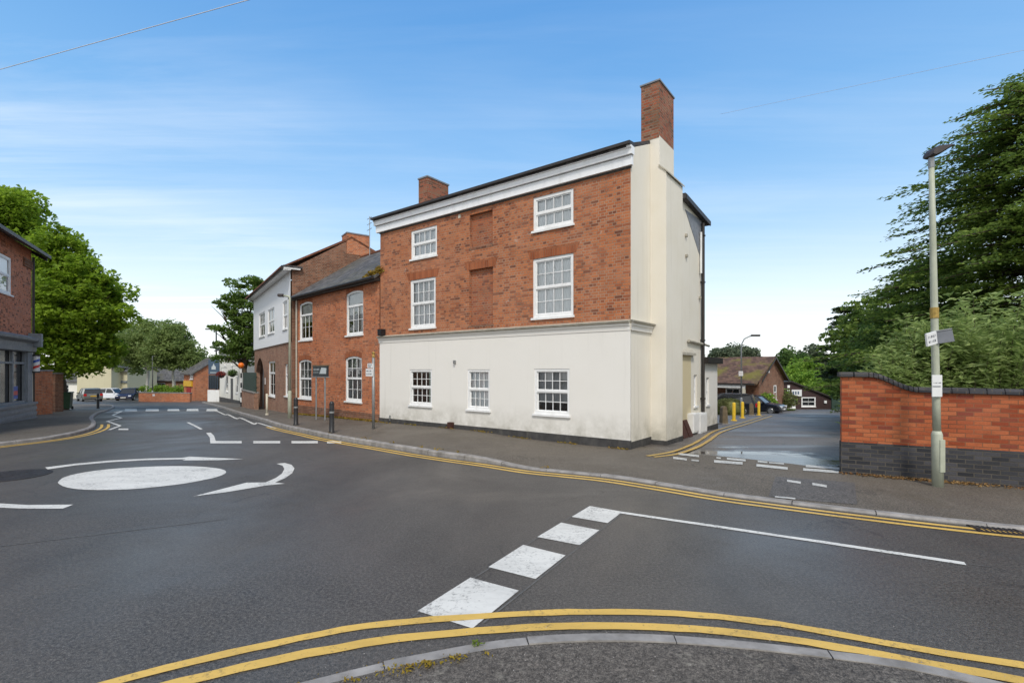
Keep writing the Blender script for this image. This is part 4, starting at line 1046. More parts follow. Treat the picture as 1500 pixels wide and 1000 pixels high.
# ------------------------------------------------------------------ low walls and fences
wallblock('planter_wall', 'long low brick wall below the birches across the junction', [(203, 588.2), (278, 588.6)], .95, .3, 'brick_orange', 'kerb_stone')
wallblock('street_wall', 'low brick wall between half rendered house and pub', [(354, 596), (372, 600)], 1.15, .25, 'brick_pink', 'kerb_stone', base=.1)
a, b = Vector(G(354, 596, .1)), Vector(G(372, 600, .1)); ln_ = (b - a).length
fo = thing('railing_fence', 'dark green panel fence standing on the low street wall', 'fence', (a.x, a.y, g(*a) + 1.33), math.degrees(math.atan2((b - a).y, (b - a).x)))
m_ = MB(); n_ = int(ln_ / .14)
for k in range(n_ + 1): m_.box(k * .14, k * .14 + .1, .09, .13, -.02, 1.15)
m_.build('fence_panel', 'fence_green', fo)
MB().box(0, ln_, .13, .17, .2, .28).box(0, ln_, .13, .17, .85, .93).build('fence_rail', 'fence_green', fo)

# garden wall on the right
wa = Vector((6.31, 9.41)); deg5 = -28.0; gd = Vector((math.cos(R(deg5)), math.sin(R(deg5)))); LW = 7.5
gw = thing('garden_wall', 'curved-top orange brick garden wall on a dark blue brick base', 'wall', (wa.x, wa.y, 0), deg5)
BZ = .635
def topz(u): 
    if u < .42: return 1.87
    if u < 1.15:
        t = (u - .42) / .73; return 1.87 - .27 * (t * t * (3 - 2 * t))
    return 1.60 - .012 * (u - 1.15)
us = [0, .2, .41, .42] + [.42 + .73 * k / 10 for k in range(1, 11)] + [2, 3, 4.5, 6, LW]
MB().box(-.012, LW, -.012, .24, -.5, BZ).build('blue_brick_base', 'brick_blue', gw, bevel=.006)
outl = [(0, BZ), (LW, BZ)] + [(u, topz(u)) for u in reversed(us)]
mb = MB(); mb.wall(outl, [], front1, .1); mb.wall(outl, [], lambda u, z, e: (u, .23 - e, z), .1); mb.wall([(0, BZ), (.23, BZ), (.23, 1.87), (0, 1.87)], [], lambda v, z, e: (e, v, z), .1)
mb.build('brickwork', 'brick_garden', gw, recalc=False)
cb = MB(); cs = [-.05, .42] + [.42 + .73 * k / 10 for k in range(1, 11)]; k_ = 1.15
while k_ < LW: k_ += .23; cs.append(min(k_, LW))
sec = [(-.05, 0), (-.05, .05), (-.02, .095), (.25, .095), (.28, .05), (.28, 0)]
segl = [(-.05, .185), (.195, .42)] + [(cs[i], cs[i + 1]) for i in range(1, len(cs) - 1)]
for (a, b) in segl:
    g0 = .004; za, zb_ = topz(max(a, 0)), topz(b); n = len(sec)
    vs = [(a + g0, y, za + z) for y, z in sec] + [(b - g0, y, zb_ + z) for y, z in sec]
    cb.add(vs, [tuple(range(n)), tuple(range(2 * n - 1, n - 1, -1))] + [(i, (i + 1) % n, n + (i + 1) % n, n + i) for i in range(n)])
cb.build('coping', 'brick_blue', gw, bevel=.006)

# ------------------------------------------------------------------ street lamps
def lamp_near():
    bx = G(1374, 712, .03); zb = g(*bx) + .03
    o = thing('street_lamp', 'tall sage green street lamp standing before the garden wall', 'street lamp', (bx[0], bx[1], zb), 0, 'street lamps')
    H = 5.58; ln_ = lambda z: -.115 * z / H
    m_ = MB(); m_.tube([(0, 0, -.1), (ln_(.9), 0, .88), (ln_(.95), 0, .94)], [.082, .08, .062], 14)
    m_.build('column_base', 'sage_paint', o, True); MB().box(-.04, .05, -.09, -.05, .25, .8).build('access_door', 'sage_paint', o, bevel=.005)
    m_ = MB(); zs = [.93, 1.5, 3, 4.5, H - .1]; m_.tube([(ln_(z), 0, z) for z in zs], [.058, .057, .052, .046, .04], 12); m_.build('column', 'sage_paint', o, True)
    MB().tube([(ln_(2.95), 0, 2.85), (ln_(3.0), 0, 3.03)], .062, 12).build('rust_band', 'rust_band', o)
    MB().tube([(ln_(H - .15), 0, H - .18), (ln_(H), 0, H + .02)], .045, 10).build('spigot', 'steel', o)
    x = ln_(H)
    hd = MB()
    prof = [(-.10, .0), (-.09, .06), (-.04, .13), (.06, .175), (.18, .19), (.33, .20), (.335, .185), (.22, .12), (.08, .03), (-.04, -.02)]
    n = len(prof)
    for sc_, yy in ((.75, -.11), (1, -.06), (1, .06), (.75, .11)):
        hd.v += [(x + p * sc_ + .02, yy, H + .0 + q * sc_ + (1 - sc_) * .09) for p, q in prof]
    for r_ in range(3):
        hd.f += [(r_ * n + i, r_ * n + (i + 1) % n, (r_ + 1) * n + (i + 1) % n, (r_ + 1) * n + i) for i in range(n)]
    hd.f += [tuple(range(n)), tuple(range(4 * n - 1, 3 * n - 1, -1))]
    hd.build('lamp_head', 'lamp_head', o)
    return o, bx, zb
lampn, lb, lz = lamp_near()
# street name signs on the lamp
dL = lb[1]
def sheet(name, label, px0, px1, py0, py1, rz, depth, mat, cat='sign', thick=.03, tilt=0, group=None):
    c = P((px0 + px1) / 2, (py0 + py1) / 2, depth); w = (px1 - px0) / FX * depth / max(.3, abs(math.cos(R(rz)))); h = (py1 - py0) / FX * depth
    o = thing(name, label, cat, c, rz, group); o.rotation_euler = (0, R(tilt), R(rz))
    MB().box(-w / 2, w / 2, -thick / 2, thick / 2, -h / 2, h / 2).build('panel', mat, o, bevel=.004)
    return o, w, h
def scrawl(o, rows, w, h, thick, mat='sign_ink', seed=1):
    r_ = random.Random(seed); m_ = MB()
    for (z, hh, u0, u1) in rows:
        u = u0
        while u < u1:
            l_ = r_.uniform(.35, .7) * hh
            for t in range(2 if l_ > .5 * hh else 1): m_.box(u * 1 + t * l_ * .6, u + t * l_ * .6 + l_ * .32, -thick / 2 - .003, -thick / 2, z - hh / 2 * r_.uniform(.6, 1), z + hh / 2 * r_.uniform(.6, 1))
            u += l_ + hh * .42
    return m_.build('lettering', mat, o)
o, w, h = sheet('street_name_sign', 'white street name plate angled on the lamp post above the shrub', 1352, 1376, 486.5, 505.5, 24, dL - .22, 'sign_white', tilt=-11, group='name plates on the lamp post')
scrawl(o, [(h * .17, h * .22, -w * .36, w * .36), (-h * .2, h * .22, -w * .36, w * .36)], w, h, .03)
o, w, h = sheet('street_name_sign', 'name plate seen from its dark back on the lamp post', 1376.5, 1391, 484, 502, -42, dL - .12, 'lead_grey', tilt=-9, group='name plates on the lamp post')
MB().box(-w / 2, w / 2, -.025, .025, h / 2, h / 2 + .02).build('rim', 'steel', o)
o, w, h = sheet('notice', 'folded white paper notice tied round the lamp post at wall height', 1365, 1380, 549, 581, 0, dL - .09, 'sign_white', 'notice', thick=.015)
scrawl(o, [(h * .14, .02, -w * .36, w * .36)], w, h, .015, seed=4)
MB().box(-w * .46, w * .3, -.016, -.0075, -.012, -.002).build('fold', 'sign_ink', o)

def lamp_simple(px, py, d, ht, arm, label, mat='steel', curve=False, rz=0, h0=.1, rb=.06):
    x = (px - CX) / FX * d; zb = g(x, d) + h0
    o = thing('street_lamp', label, 'street lamp', (x, d, zb), rz, 'street lamps')
    MB().tube([(0, 0, -.2), (0, 0, 1.1), (0, 0, 1.15)], [rb * 1.35, rb * 1.3, rb], 10).build('column_base', mat, o, True)
    if curve: pts = [(0, 0, 1.1), (0, 0, ht - .9), (arm * .03, 0, ht - .5), (arm * .18, 0, ht - .2), (arm * .5, 0, ht - .04), (arm * .75, 0, ht)]
    else: pts = [(0, 0, 1.1), (0, 0, ht - .05), (arm * .1, 0, ht), (arm * .6, 0, ht + .03)]
    MB().tube(pts, [rb] + [rb * .75] * (len(pts) - 2) + [rb * .6], 8).build('column', mat, o, True)
    a0, a1 = sorted((arm * .6, arm * 1.15))
    MB().box(a0, a1, -.09, .09, pts[-1][2] - .05, pts[-1][2] + .07).build('lamp_head', 'lamp_head', o, bevel=.02)
    return o
dy = 30.5; l2 = lamp_simple(1086, 0, dy, (EYE + 50 / FX * dy) - g((1086 - CX) / FX * dy, dy), 1.0, 'thin curved grey street lamp by the yellow posts in the yard', 'steel', True, 0, .02, .055)
zpl = EYE - (547 - CY) / FX * (dy - .08)
o, w, h = sheet('parking_sign', 'small white parking sign fixed on the thin yard lamp', 1082, 1088.5, 543.5, 550.5, 0, dy - .09, 'sign_white', thick=.02)
scrawl(o, [(h * .2, .04, -w * .36, w * .3), (-h * .15, .04, -w * .36, w * .3)], w, h, .02, 'red_paint', 5)
p3 = G(424.5, 613, .1); d3 = p3[1]; lamp_simple(424.5, 0, d3, (EYE + 108 / FX * d3) - g(*p3) - .1, -.42, 'cream street lamp at the junction of the brick and half rendered houses', 'sage_paint', False, 0, .1, .06)
d4 = 52; x4 = (316.8 - CX) / FX * d4; lamp_simple(316.8, 0, d4, (EYE + 58 / FX * d4) - g(x4, d4), -1.0, 'far dark street lamp rising above the pub sign board', 'black_metal', False, 0, .1, .09)
d5 = 60; x5 = (223 - CX) / FX * d5; lamp_simple(223.5, 0, d5, (EYE + 20 / FX * d5) - g(x5, d5), .5, 'far grey street lamp between the two birch trunks', 'steel', False, 0, .05, .07)
# belisha beacon
pbz = G(353.3, 597, .1); dB = 34.0; xB = (353.3 - CX) / FX * dB; zB = g(xB, dB) + .1; hB = EYE + 7 / FX * dB - zB
o = thing('crossing_beacon', 'orange globe crossing beacon on a banded pole before the pub', 'crossing beacon', (xB, dB, zB))
m_ = MB(); m2 = MB(); k = 8
for i in range(k): (m_ if i % 2 == 0 else m2).tube([(0, 0, (hB - .2) * i / k), (0, 0, (hB - .2) * (i + 1) / k)], .05, 8)
m_.build('black_bands', 'black_metal', o); m2.build('white_bands', 'white_paint', o)
bm_ = MB(); bm_.lathe([(.02, -.2), (.115, -.165), (.18, -.08), (.2, 0), (.18, .08), (.115, .165), (.02, .2)], 14, (0, 0, hB)); bm_.build('globe', 'orange_globe', o, True)

# ------------------------------------------------------------------ bollards
def bollard(loc, label):
    o = thing('bollard', label, 'bollard', loc, 0, 'black bollards on the pavements')
    MB().lathe([(.085, -.15), (.085, .05), (.075, .06), (.07, .55), (.07, .87), (.055, .93), (.02, .96)], 14).build('post', 'black_metal', o, True)
    MB().lathe([(.0735, 0), (.0735, .05)], 14, (0, 0, .6)).build('band', 'steel', o); MB().lathe([(.078, 0), (.078, .03)], 14, (0, 0, .86)).build('collar', 'black_metal', o)
    return o
q = G(486, 634, .115); b0 = bollard((q[0], q[1], g(*q) + .115), 'black bollard in front of the lower right sash window of the brick house')
q = G(433.5, 622.5, .115); dup(b0, (q[0], q[1], g(*q) + .115), 0, 'black bollard in front of the lower left sash window of the brick house')
q = G(143.5, 598, .1); dup(b0, (q[0], q[1], g(*q) + .1), 20, 'black bollard on the left pavement before the parked cars')
# yard posts
def ypost(px, py, label):
    q = G(px, py, .022); o = thing('yellow_post', label, 'post', (q[0], q[1], g(*q) + .02), rng.uniform(-20, 20), 'yellow posts in the yard')
    MB().lathe([(.09, -.05), (.085, .0), (.085, .86), (.07, .9), (.02, .92)], 12).build('post', 'yellow_paint', o, True); MB().lathe([(.16, 0), (.15, .04)], 12, (0, 0, 0)).build('base_plate', 'yellow_paint', o); return o
y0 = ypost(1075, 616, 'yellow post nearest the white extension, left of the yard lamp')
for px, py, lb_ in ((1087.5, 612, 'yellow post close beside the thin yard lamp'), (1111.5, 608, 'yellow post farthest along the yard, in front of the dark cars')):
    q = G(px, py, .022); dup(y0, (q[0], q[1], g(*q) + .02), 15, lb_)
def wpost(px, py, label):
    q = G(px, py, .022); o = thing('stub_post', label, 'post', (q[0], q[1], g(*q) + .02), 10, 'stub posts in the yard')
    MB().prism([(-.14, -.1), (.14, -.1), (.11, .72), (.05, .8), (-.05, .8), (-.11, .72)], lambda p, r_, t: (p, t * (1.1 - r_ * .3), r_), -.13, .13).build('post', 'post_wood', o, bevel=.015); MB().box(-.2, .2, -.2, .2, -.05, .05).build('footing', 'kerb_stone', o, bevel=.01); return o
s0 = wpost(1060, 621, 'weathered short post by the clipped hedge')
q = G(1100.5, 608.5, .022); dup(s0, (q[0], q[1], g(*q) + .02), -15, 'weathered short post behind the dark estate car')

# ------------------------------------------------------------------ signs on the street
q = G(468.5, 615, .115); nb = thing('notice_board', 'dark notice board on two thin posts in front of the brick house', 'notice board', (q[0], q[1], g(*q) + .11), -43)
dN = q[1]; zt_ = EYE - (536 - CY) / FX * dN - nb.location.z; zb_ = EYE - (551 - CY) / FX * dN - nb.location.z
wN = 26 / FX * dN / .56
for s_ in (-1, 1): MB().tube([(s_ * wN * .3, .03, -.2), (s_ * wN * .3, .03, zb_)], .032, 8).build('post', 'steel', nb)
pn_ = MB().box(-wN / 2, wN / 2, 0, .06, zb_, zt_).build('panel', 'sign_dark', nb, bevel=.008)
MB().box(-wN / 2 - .03, wN / 2 + .03, -.012, .07, zt_, zt_ + .04).build('frame', 'post_wood', nb); MB().box(-wN / 2 - .03, wN / 2 + .03, -.012, .07, zb_ - .04, zb_).build('frame', 'steel', nb)
MB().prism([(-.02, zb_ + .1), (wN * .42, zb_ + .1), (wN * .44, zt_ - .08), (wN * .12, zt_ - .06), (.06, zb_ + .22)], lambda p, r_, t: (p, t, r_), -.012, -.001).build('picture', 'sign_pale', nb)
m_ = scrawl(nb, [(zt_ - .13, .09, -wN * .42, -.06), (zb_ + .15, .09, -wN * .42, -.12)], wN, 1, 0, 'sign_pale', 9)
# post sign by the corner
q = G(547, 628, .115); ps = thing('post_sign', 'two small plates on a grey post at the edge of the cream wall', 'sign', (q[0], q[1], g(*q) + .11), -30)
dS = q[1]; zS = lambda py: EYE - (py - CY) / FX * dS - ps.location.z
MB().tube([(0, 0, -.2), (0, 0, zS(521))], .045, 10).build('post', 'steel', ps, True); MB().lathe([(.055, 0), (.03, .1), (.06, .14), (.01, .18)], 10, (0, 0, zS(523))).build('finial', 'rust_band', ps)
for (a, b, c, d_, nm) in ((538, 548.5, 532, 539, 'upper'), (534.5, 549, 540, 551, 'lower')):
    x0 = (a - 547) / FX * dS; x1 = (b - 547) / FX * dS
    p_ = MB().box(x0, x1, -.07, -.045, zS(d_), zS(c)).build('plate', 'sign_white', ps, bevel=.004)
    zc = (zS(c) + zS(d_)) / 2; m2 = MB(); hh = (zS(c) - zS(d_))
    rr_ = random.Random(a)
    for r_ in range(2):
        u = x0 + .04
        while u < x1 - .06: m2.box(u, u + .018, -.074, -.07, zc + (r_ - .5) * hh * .4 - .02, zc + (r_ - .5) * hh * .4 + .025); u += rr_.uniform(.028, .05)
    m2.build('lettering', 'sign_ink', p_)
q = G(391, 608, .1); so = thing('stub_sign_post', 'short pale post before the half rendered house window', 'post', (q[0], q[1], g(*q) + .1), 0)
MB().tube([(0, 0, -.1), (0, 0, 1.0)], .05, 8).build('post', 'cream_paint', so, True); MB().lathe([(.08, 0), (.06, .1)], 8, (0, 0, 0)).build('base', 'cream_paint', so)
# street plate on planter wall
q = Vector(G(231, 588.3)); o = thing('street_plate', 'white street plate on the low planter wall', 'sign', (q.x, q.y - .06, g(*q) + .72), 0)
MB().box(-.5, .5, -.02, .0, -.1, .1).build('panel', 'sign_white', o, bevel=.004); scrawl(o, [(0, .1, -.4, .38)], 1, .2, .04)

# ------------------------------------------------------------------ iron covers
q = G(12, 697); mc = thing('manhole_cover', 'round dark iron cover beside the white roundabout disc', 'manhole cover', (q[0], q[1], .004), 0)
m_ = MB(); ring = [(.62 * math.cos(k * math.pi / 16), .62 * math.sin(k * math.pi / 16)) for k in range(32)]
m_.prism(ring, lambda p, q_, t: (p, q_, t), -.02, .006); m_.build('cover', 'iron', mc)
m_ = MB(); m_.prism([(p * 1.0, q_ * 1.0) for p, q_ in [(-.45, -.03), (.45, -.03), (.45, .03), (-.45, .03)]], lambda p, q_, t: (p, q_, t), .0062, .009); m_.prism([(-.03, -.45), (.03, -.45), (.03, .45), (-.03, .45)], lambda p, q_, t: (p, q_, t), .0062, .0085); m_.build('rib', 'iron', mc)
q = Vector(G(1456, 774.5)); dg = thing('drain_grate', 'iron drain grate in the gutter near the street lamp', 'drain', (q.x, q.y, .008), -17)
m_ = MB(); m_.box(-.24, .24, -.2, -.17, -.03, .006); m_.box(-.24, .24, .17, .2, -.03, .006); m_.box(-.24, -.21, -.17, .17, -.03, .006); m_.box(.21, .24, -.17, .17, -.03, .006); m_.build('frame', 'iron', dg)
m_ = MB(); 
for k in range(8): m_.box(-.2 + k * .052, -.175 + k * .052, -.17, .17, -.03, .004)
m_.build('bars', 'iron', dg); MB().box(-.21, .21, -.17, .17, -.006, -.002).build('pit', 'sign_dark', dg)

# ------------------------------------------------------------------ cars
def car(label, loc, rz, paint_, kind='hatch', length=4.1, width=1.72, height=1.48, group='cars parked at the far end', tail='light_red'):
    o = thing('parked_car', label, 'car', loc, rz, group)
    L, W_, H = length, width / 2, height; b = .18
    est = kind == 'estate'
    # lower body, side outline along x (front at +x)
    low_ = [(-L / 2 + .02, .32), (-L / 2 + .1, .24), (-L * .36, .22), (L * .36, .22), (L / 2 - .08, .26), (L / 2, .42), (L / 2 - .03, .62), (L / 2 - .22, .74), (L * .2, .88), (-L * .3, .92), (-L / 2 + .06, .9), (-L / 2 - .0, .6)]
    m_ = MB(); secs = [(-W_, .93, .02), (-W_ + .09, 1.0, 0), (W_ - .09, 1.0, 0), (W_, .93, .02)]; n = len(low_)
    for yy, sc_, dz in secs: m_.v += [(p * sc_, yy, (q_ - .5) * (1 if sc_ == 1 else .86) + .5) for p, q_ in low_]
    for r_ in range(3): m_.f += [(r_ * n + i, r_ * n + (i + 1) % n, (r_ + 1) * n + (i + 1) % n, (r_ + 1) * n + i) for i in range(n)]
    m_.f += [tuple(range(n))[::-1], tuple(range(3 * n, 4 * n))]
    bd = m_.build('body', paint_, o, bevel=.025)
    rear = -L / 2 + (.12 if est else .25)
    cab = [(L * .21, .84), (rear, .88), (rear + (.25 if est else .38), H - .06), (rear + .65, H), (-L * .02, H), (L * .055, H - .05)]
    wtop = W_ - .2
    def cabm(inset, grow, z_lo):
        mm = MB(); k = len(cab)
        for sgn in (-1, 1): mm.v += [(p + (grow if p > 0 else -grow), sgn * ((W_ - .06 - inset) if q_ < 1 else (wtop - inset)), q_) for p, q_ in cab]
        mm.f = [tuple(range(k)), tuple(range(2 * k - 1, k - 1, -1))] + [(i, (i + 1) % k, k + (i + 1) % k, k + i) for i in range(k)]; return mm
    cabm(0, 0, 0).build('window_glass', 'window_dark', o)
    # roof and pillars
    m_ = MB(); z = H - .05
    m_.prism([(cab[2][0] - .06, H - .10), (cab[3][0], H - .015), (cab[3][0], H + .012), (cab[4][0], H + .012), (cab[5][0] + .05, H - .05), (cab[5][0] + .05, H - .075), (cab[4][0], H - .03), (cab[3][0], H - .05)], lambda p, q_, t: (p, t, q_), -wtop - .012, wtop + .012)
    for sgn in (-1, 1):
        y_b, y_t = sgn * (W_ - .055), sgn * (wtop + .004)
        for (x0, x1) in ((cab[0][0] - .02, cab[5][0] + .01), (-.12 * L + .1, -.12 * L + .12), (cab[1][0] + .12, cab[2][0] + .06)):
            m_.tube([(x0, y_b, .87), (x1, y_t, H - .05)], [.045, .04], 6)
    m_.build('roof', paint_, o)
    for sx in (L * .31, -L * .31):
        for sy in (-1, 1):
            w_ = MB().tube([(sx, sy * (W_ - .17), .31), (sx, sy * (W_ + .012), .31)], .31, 18).build('wheel', 'tyre', o)
            MB().tube([(sx, sy * (W_ + .008), .31), (sx, sy * (W_ + .022), .31)], [.2, .18], 12).build('rim', 'rim_alloy', w_)
    for sy in (-1, 1):
        MB().box(L / 2 - .16, L / 2 - .0, sy * (W_ - .22) - .15, sy * (W_ - .22) + .15, .56, .69).build('headlight', 'light_clear', o, bevel=.02)
        MB().box(-L / 2 - .012, -L / 2 + .14, sy * (W_ - .16) - .13, sy * (W_ - .16) + .13, .64, .90).build('tail_light', tail, o, bevel=.02)
        MB().box(L * .17, L * .2, sy * (W_ + .06) - .08, sy * (W_ + .06) + .08, .86, .98).build('mirror', paint_, o, bevel=.02)
    MB().box(L / 2 - .01, L / 2 + .012, -.26, .26, .38, .48).build('number_plate', 'plate_white', o); MB().box(-L / 2 - .02, -L / 2 + .01, -.26, .26, .58, .69).build('number_plate', 'sign_yellow', o)
    MB().box(L / 2 - .03, L / 2 + .008, -.42, .42, .5, .6).build('grille', 'black_plastic', o); MB().box(-L / 2 - .015, L / 2 + .005, -W_ + .1, W_ - .1, .22, .34).build('bumper', 'black_plastic', o, bevel=.02)
    return o
def carat(px, d, rz, *a, **k):
    x = (px - CX) / FX * d; return car(a[0], (x, d, g(x, d) + .005 + k.pop('dz', 0)), rz, *a[1:], **k)
carat(190, 60, -70, 'dark blue car facing the road at the junction, white plate on its nose', 'car_blue')
carat(166, 64, 2, 'white hatchback parked side-on between the grey and blue cars', 'car_white', length=4.0)
carat(131, 56, 140, 'grey estate car with big red tail lights behind the left bollard', 'car_grey', kind='estate', length=4.2)
carat(1060, 36.5, 150, 'black estate car with red tail light behind the clipped hedge', 'car_black', kind='estate', length=4.6, width=1.8, height=1.52, group='cars parked in the yard')
carat(1108, 39.0, -42, 'black car seen nose-on beyond the estate car in the yard', 'car_black', length=4.0, height=1.42, group='cars parked in the yard')

# ------------------------------------------------------------------ yard buildings
bung = thing('bungalow', 'brown tiled bungalow with mossy roof and white porch beam', 'bungalow', (22.1 - 13 * math.cos(R(-44)), 44 - 13 * math.sin(R(-44)), g(22.1, 44)), -44)
FB = Frame(bung.location.x, bung.location.y, -44, bung.location.z); LBg = 13.0; DB = 7.5
EB = FB.front(1108, 555)[1]; RB = FB.side(1133, 522, LBg)
RBz = RB[1]
mb = MB().wall(rect(0, LBg, -1, EB), [], front1, .1); mb.wall([(0, -1), (DB, -1), (DB, EB), (DB / 2, RBz - .1), (0, EB)], [], lambda v, z, e: (LBg - e, v, z), .1); mb.wall(rect(0, LBg, -1, EB), [], lambda u, z, e: (u, DB - e, z), .1)
mb.build('wall', 'brick_brown', bung, recalc=False)
mb = MB().prism([(-1.7, EB - .35), (DB / 2, RBz), (DB + .5, EB - .15), (DB + .5, EB - .28), (DB / 2, RBz - .13), (-1.7, EB - .48)], lambda p, q, t: (t, p, q), -.3, LBg + .35)
rb_ = mb.build('roof', 'tile_brown', bung)
MB().prism([(-.3, EB - .1), (DB / 2, RBz - .02), (DB + .5, EB - .18), (DB + .5, EB - .36), (DB / 2, RBz - .22), (-.3, EB - .3)], lambda p, q, t: (t, p, q), LBg + .34, LBg + .39).build('bargeboard', 'black_plastic', rb_)
MB().box(LBg - 9, LBg - .6, -1.72, -1.62, EB - .78, EB - .5).build('porch_beam', 'bungalow_beam', bung)
for u in (LBg - .75, LBg - 4.5, LBg - 8.8): MB().box(u - .12, u + .12, -1.72, -1.5, -1, EB - .78).build('porch_post', 'cream_paint', bung)
MB().box(LBg - 9, LBg + .2, -1.82, -1.7, EB - .5, EB - .36).build('gutter', 'black_plastic', rb_)
MB().box(LBg - 6.3, LBg - 4.6, -.03, 0, -.2, EB - .1).build('pale_panel', 'bungalow_beam', bung)
bd_ = MB().box(LBg - 5.2, LBg - 4.3, -.05, -.031, 0, 2.05).build('door', 'brown_board', bung)
window(bung, lambda u, z, e: (u, e - .08, z), LBg - 2.9, LBg - 1.6, .9, 2.1, cols=2, rows=(1, 1), simple=True, fw=.08)
window(bung, lambda v, z, e: (LBg + .08 - e, v, z), 4.2, 5.0, .9, 2.3, cols=1, rows=(1, 1), simple=True, fw=.08)
MB().box(LBg, LBg + .2, 2.1, 2.35, EB + .55, EB + .75).build('flood_light', 'white_paint', bung)
MB().box(LBg, LBg + .02, 2.9, 3.3, 1.3, 1.6).build('wall_sign', 'sign_white', bung)
# brown shed
dSh = 60.0; xs0 = (1146 - CX) / FX * dSh; xs1 = (1219 - CX) / FX * dSh; zs = g((xs0 + xs1) / 2, dSh)
sh = thing('timber_shed', 'dark brown timber shed with sloping roof and white window in the yard', 'shed', (xs0, dSh, zs), 0)
zf = lambda py: EYE - (py - CY) / FX * dSh - zs
xf = lambda px: (px - CX) / FX * dSh - xs0
Wd = xs1 - xs0
wr = (xf(1174), xf(1194.8), zf(595.5), zf(581.5))
mb = MB().wall([(0, -.6), (Wd, -.6), (Wd, zf(583)), (xf(1158), zf(559)), (0, zf(560))], [rect(*wr)], front1, .08)
mb.wall([(0, -.6), (6, -.6), (6, zf(560)), (0, zf(560))], [], lambda v, z, e: (e, v, z), .1)
mb.build('wall', 'shed_brown', sh, recalc=False)
m_ = MB()
for k in range(9): m_.box(.02, Wd - .02, -.012, -.002, .05 + k * .22, .06 + k * .22)
m_.build('cladding_joint', 'sign_dark', sh)
window(sh, front1, *wr, cols=2, rows=(1, 1), simple=True, fw=.12, inset=.0)
MB().box(xf(1154), xf(1165), -.05, 0, -.2, zf(581)).build('door', 'white_paint', sh)
p_ = MB().box(xf(1159.3), xf(1174), -.08, -.02, zf(580), zf(570.5)).build('sign_panel', 'sign_white', sh)
m_ = MB(); 
for k in range(3): m_.box(xf(1160.5) + k * .3, xf(1160.5) + k * .3 + .18, -.085, -.08, zf(577.5), zf(573))
m_.build('lettering', 'sign_blue', p_)
for (a, b) in ((1154.5, 566), (1154.5, 572.5), (1208.5, 588.5)): MB().box(xf(a) - .15, xf(a) + .15, -.14, 0, zf(b) - .17, zf(b) + .17).build('wall_light', 'white_paint', sh, bevel=.02)
mb = MB().prism([(-.3, zf(559)), (xf(1158), zf(557.5)), (Wd + .4, zf(583.5) + .05), (Wd + .4, zf(583.5) - .15), (xf(1158), zf(559.5)), (-.3, zf(561))], lambda p, q, t: (p, t, q), -.25, 6)
mb.build('roof', 'black_plastic', sh)

# ------------------------------------------------------------------ vegetation
def limb_path(a, b, sag, n=5, r_=None):
    r_ = r_ or rng; a, b = Vector(a), Vector(b); out = []
    for i in range(n + 1):
        t = i / n; p = a.lerp(b, t); p.z += sag * math.sin(math.pi * t)
        if 0 < i < n: p += Vector((r_.uniform(-1, 1), r_.uniform(-1, 1), r_.uniform(-.5, .5))) * (b - a).length * .03
        out.append(p)
    return out

def broadleaf(name, label, cat, base, lobes, nclump, nleaf, lsize, lmat, trunk_r, trunk_top, bark='bark', group=None, clump=.55, seed=1, aspect=.62, up=.35, flatz=.6, hollow=.55, droop=0):
    """lobes: (x,y,z,rx,ry,rz) relative to base"""
    rs = np.random.default_rng(seed); r_ = random.Random(seed)
    o = thing(name, label, cat, base, 0, group)
    m_ = MB(); tt = Vector((r_.uniform(-.2, .2), r_.uniform(-.2, .2), trunk_top))
    m_.tube([(0, 0, -.4), (0, 0, .1)] + limb_path((0, 0, .15), tt, 0, 3, r_)[0:], [trunk_r * 1.35, trunk_r * 1.15] + [trunk_r * (1 - .1 * k) for k in range(4)], 9)
    P_all = []
    tot = sum(l[3] * l[4] + l[4] * l[5] for l in lobes)
    for l in lobes:
        c = Vector(l[:3]); m_.tube(limb_path(tt * .85, c, .2, 4, r_), [trunk_r * .5, trunk_r * .4, trunk_r * .28, trunk_r * .18, trunk_r * .08], 6)
        for k in range(3):
            e = c + Vector((r_.uniform(-.7, .7) * l[3], r_.uniform(-.7, .7) * l[4], r_.uniform(-.5, .6) * l[5])); m_.tube(limb_path(c.lerp(tt, .3), e, .1, 3, r_), [trunk_r * .22, trunk_r * .15, trunk_r * .09, trunk_r * .03], 5)
        n = max(3, int(nclump * (l[3] * l[4] + l[4] * l[5]) / tot))
        d = rs.normal(size=(n, 3)); d /= np.linalg.norm(d, axis=1)[:, None]
        rr = hollow + (1.02 - hollow) * rs.random(n) ** .7
        cl = np.array(l[:3]) + d * rr[:, None] * np.array(l[3:6])
        cs = clump * (.55 + .8 * rs.random(n))
        q = rs.normal(size=(n, nleaf, 3)); q /= np.maximum(np.linalg.norm(q, axis=2)[:, :, None], .3) * (.75 + .5 * rs.random((n, nleaf, 1)))
        q[:, :, 2] *= flatz
        P_all.append((cl[:, None, :] + q * cs[:, None, None]).reshape(-1, 3))
    m_.build('trunk', bark, o, True)
    cr = MB(); leafquads(cr, np.concatenate(P_all), lsize, rs, up, aspect, droop=droop); cr.build('crown', lmat, o, recalc=False)
    return o

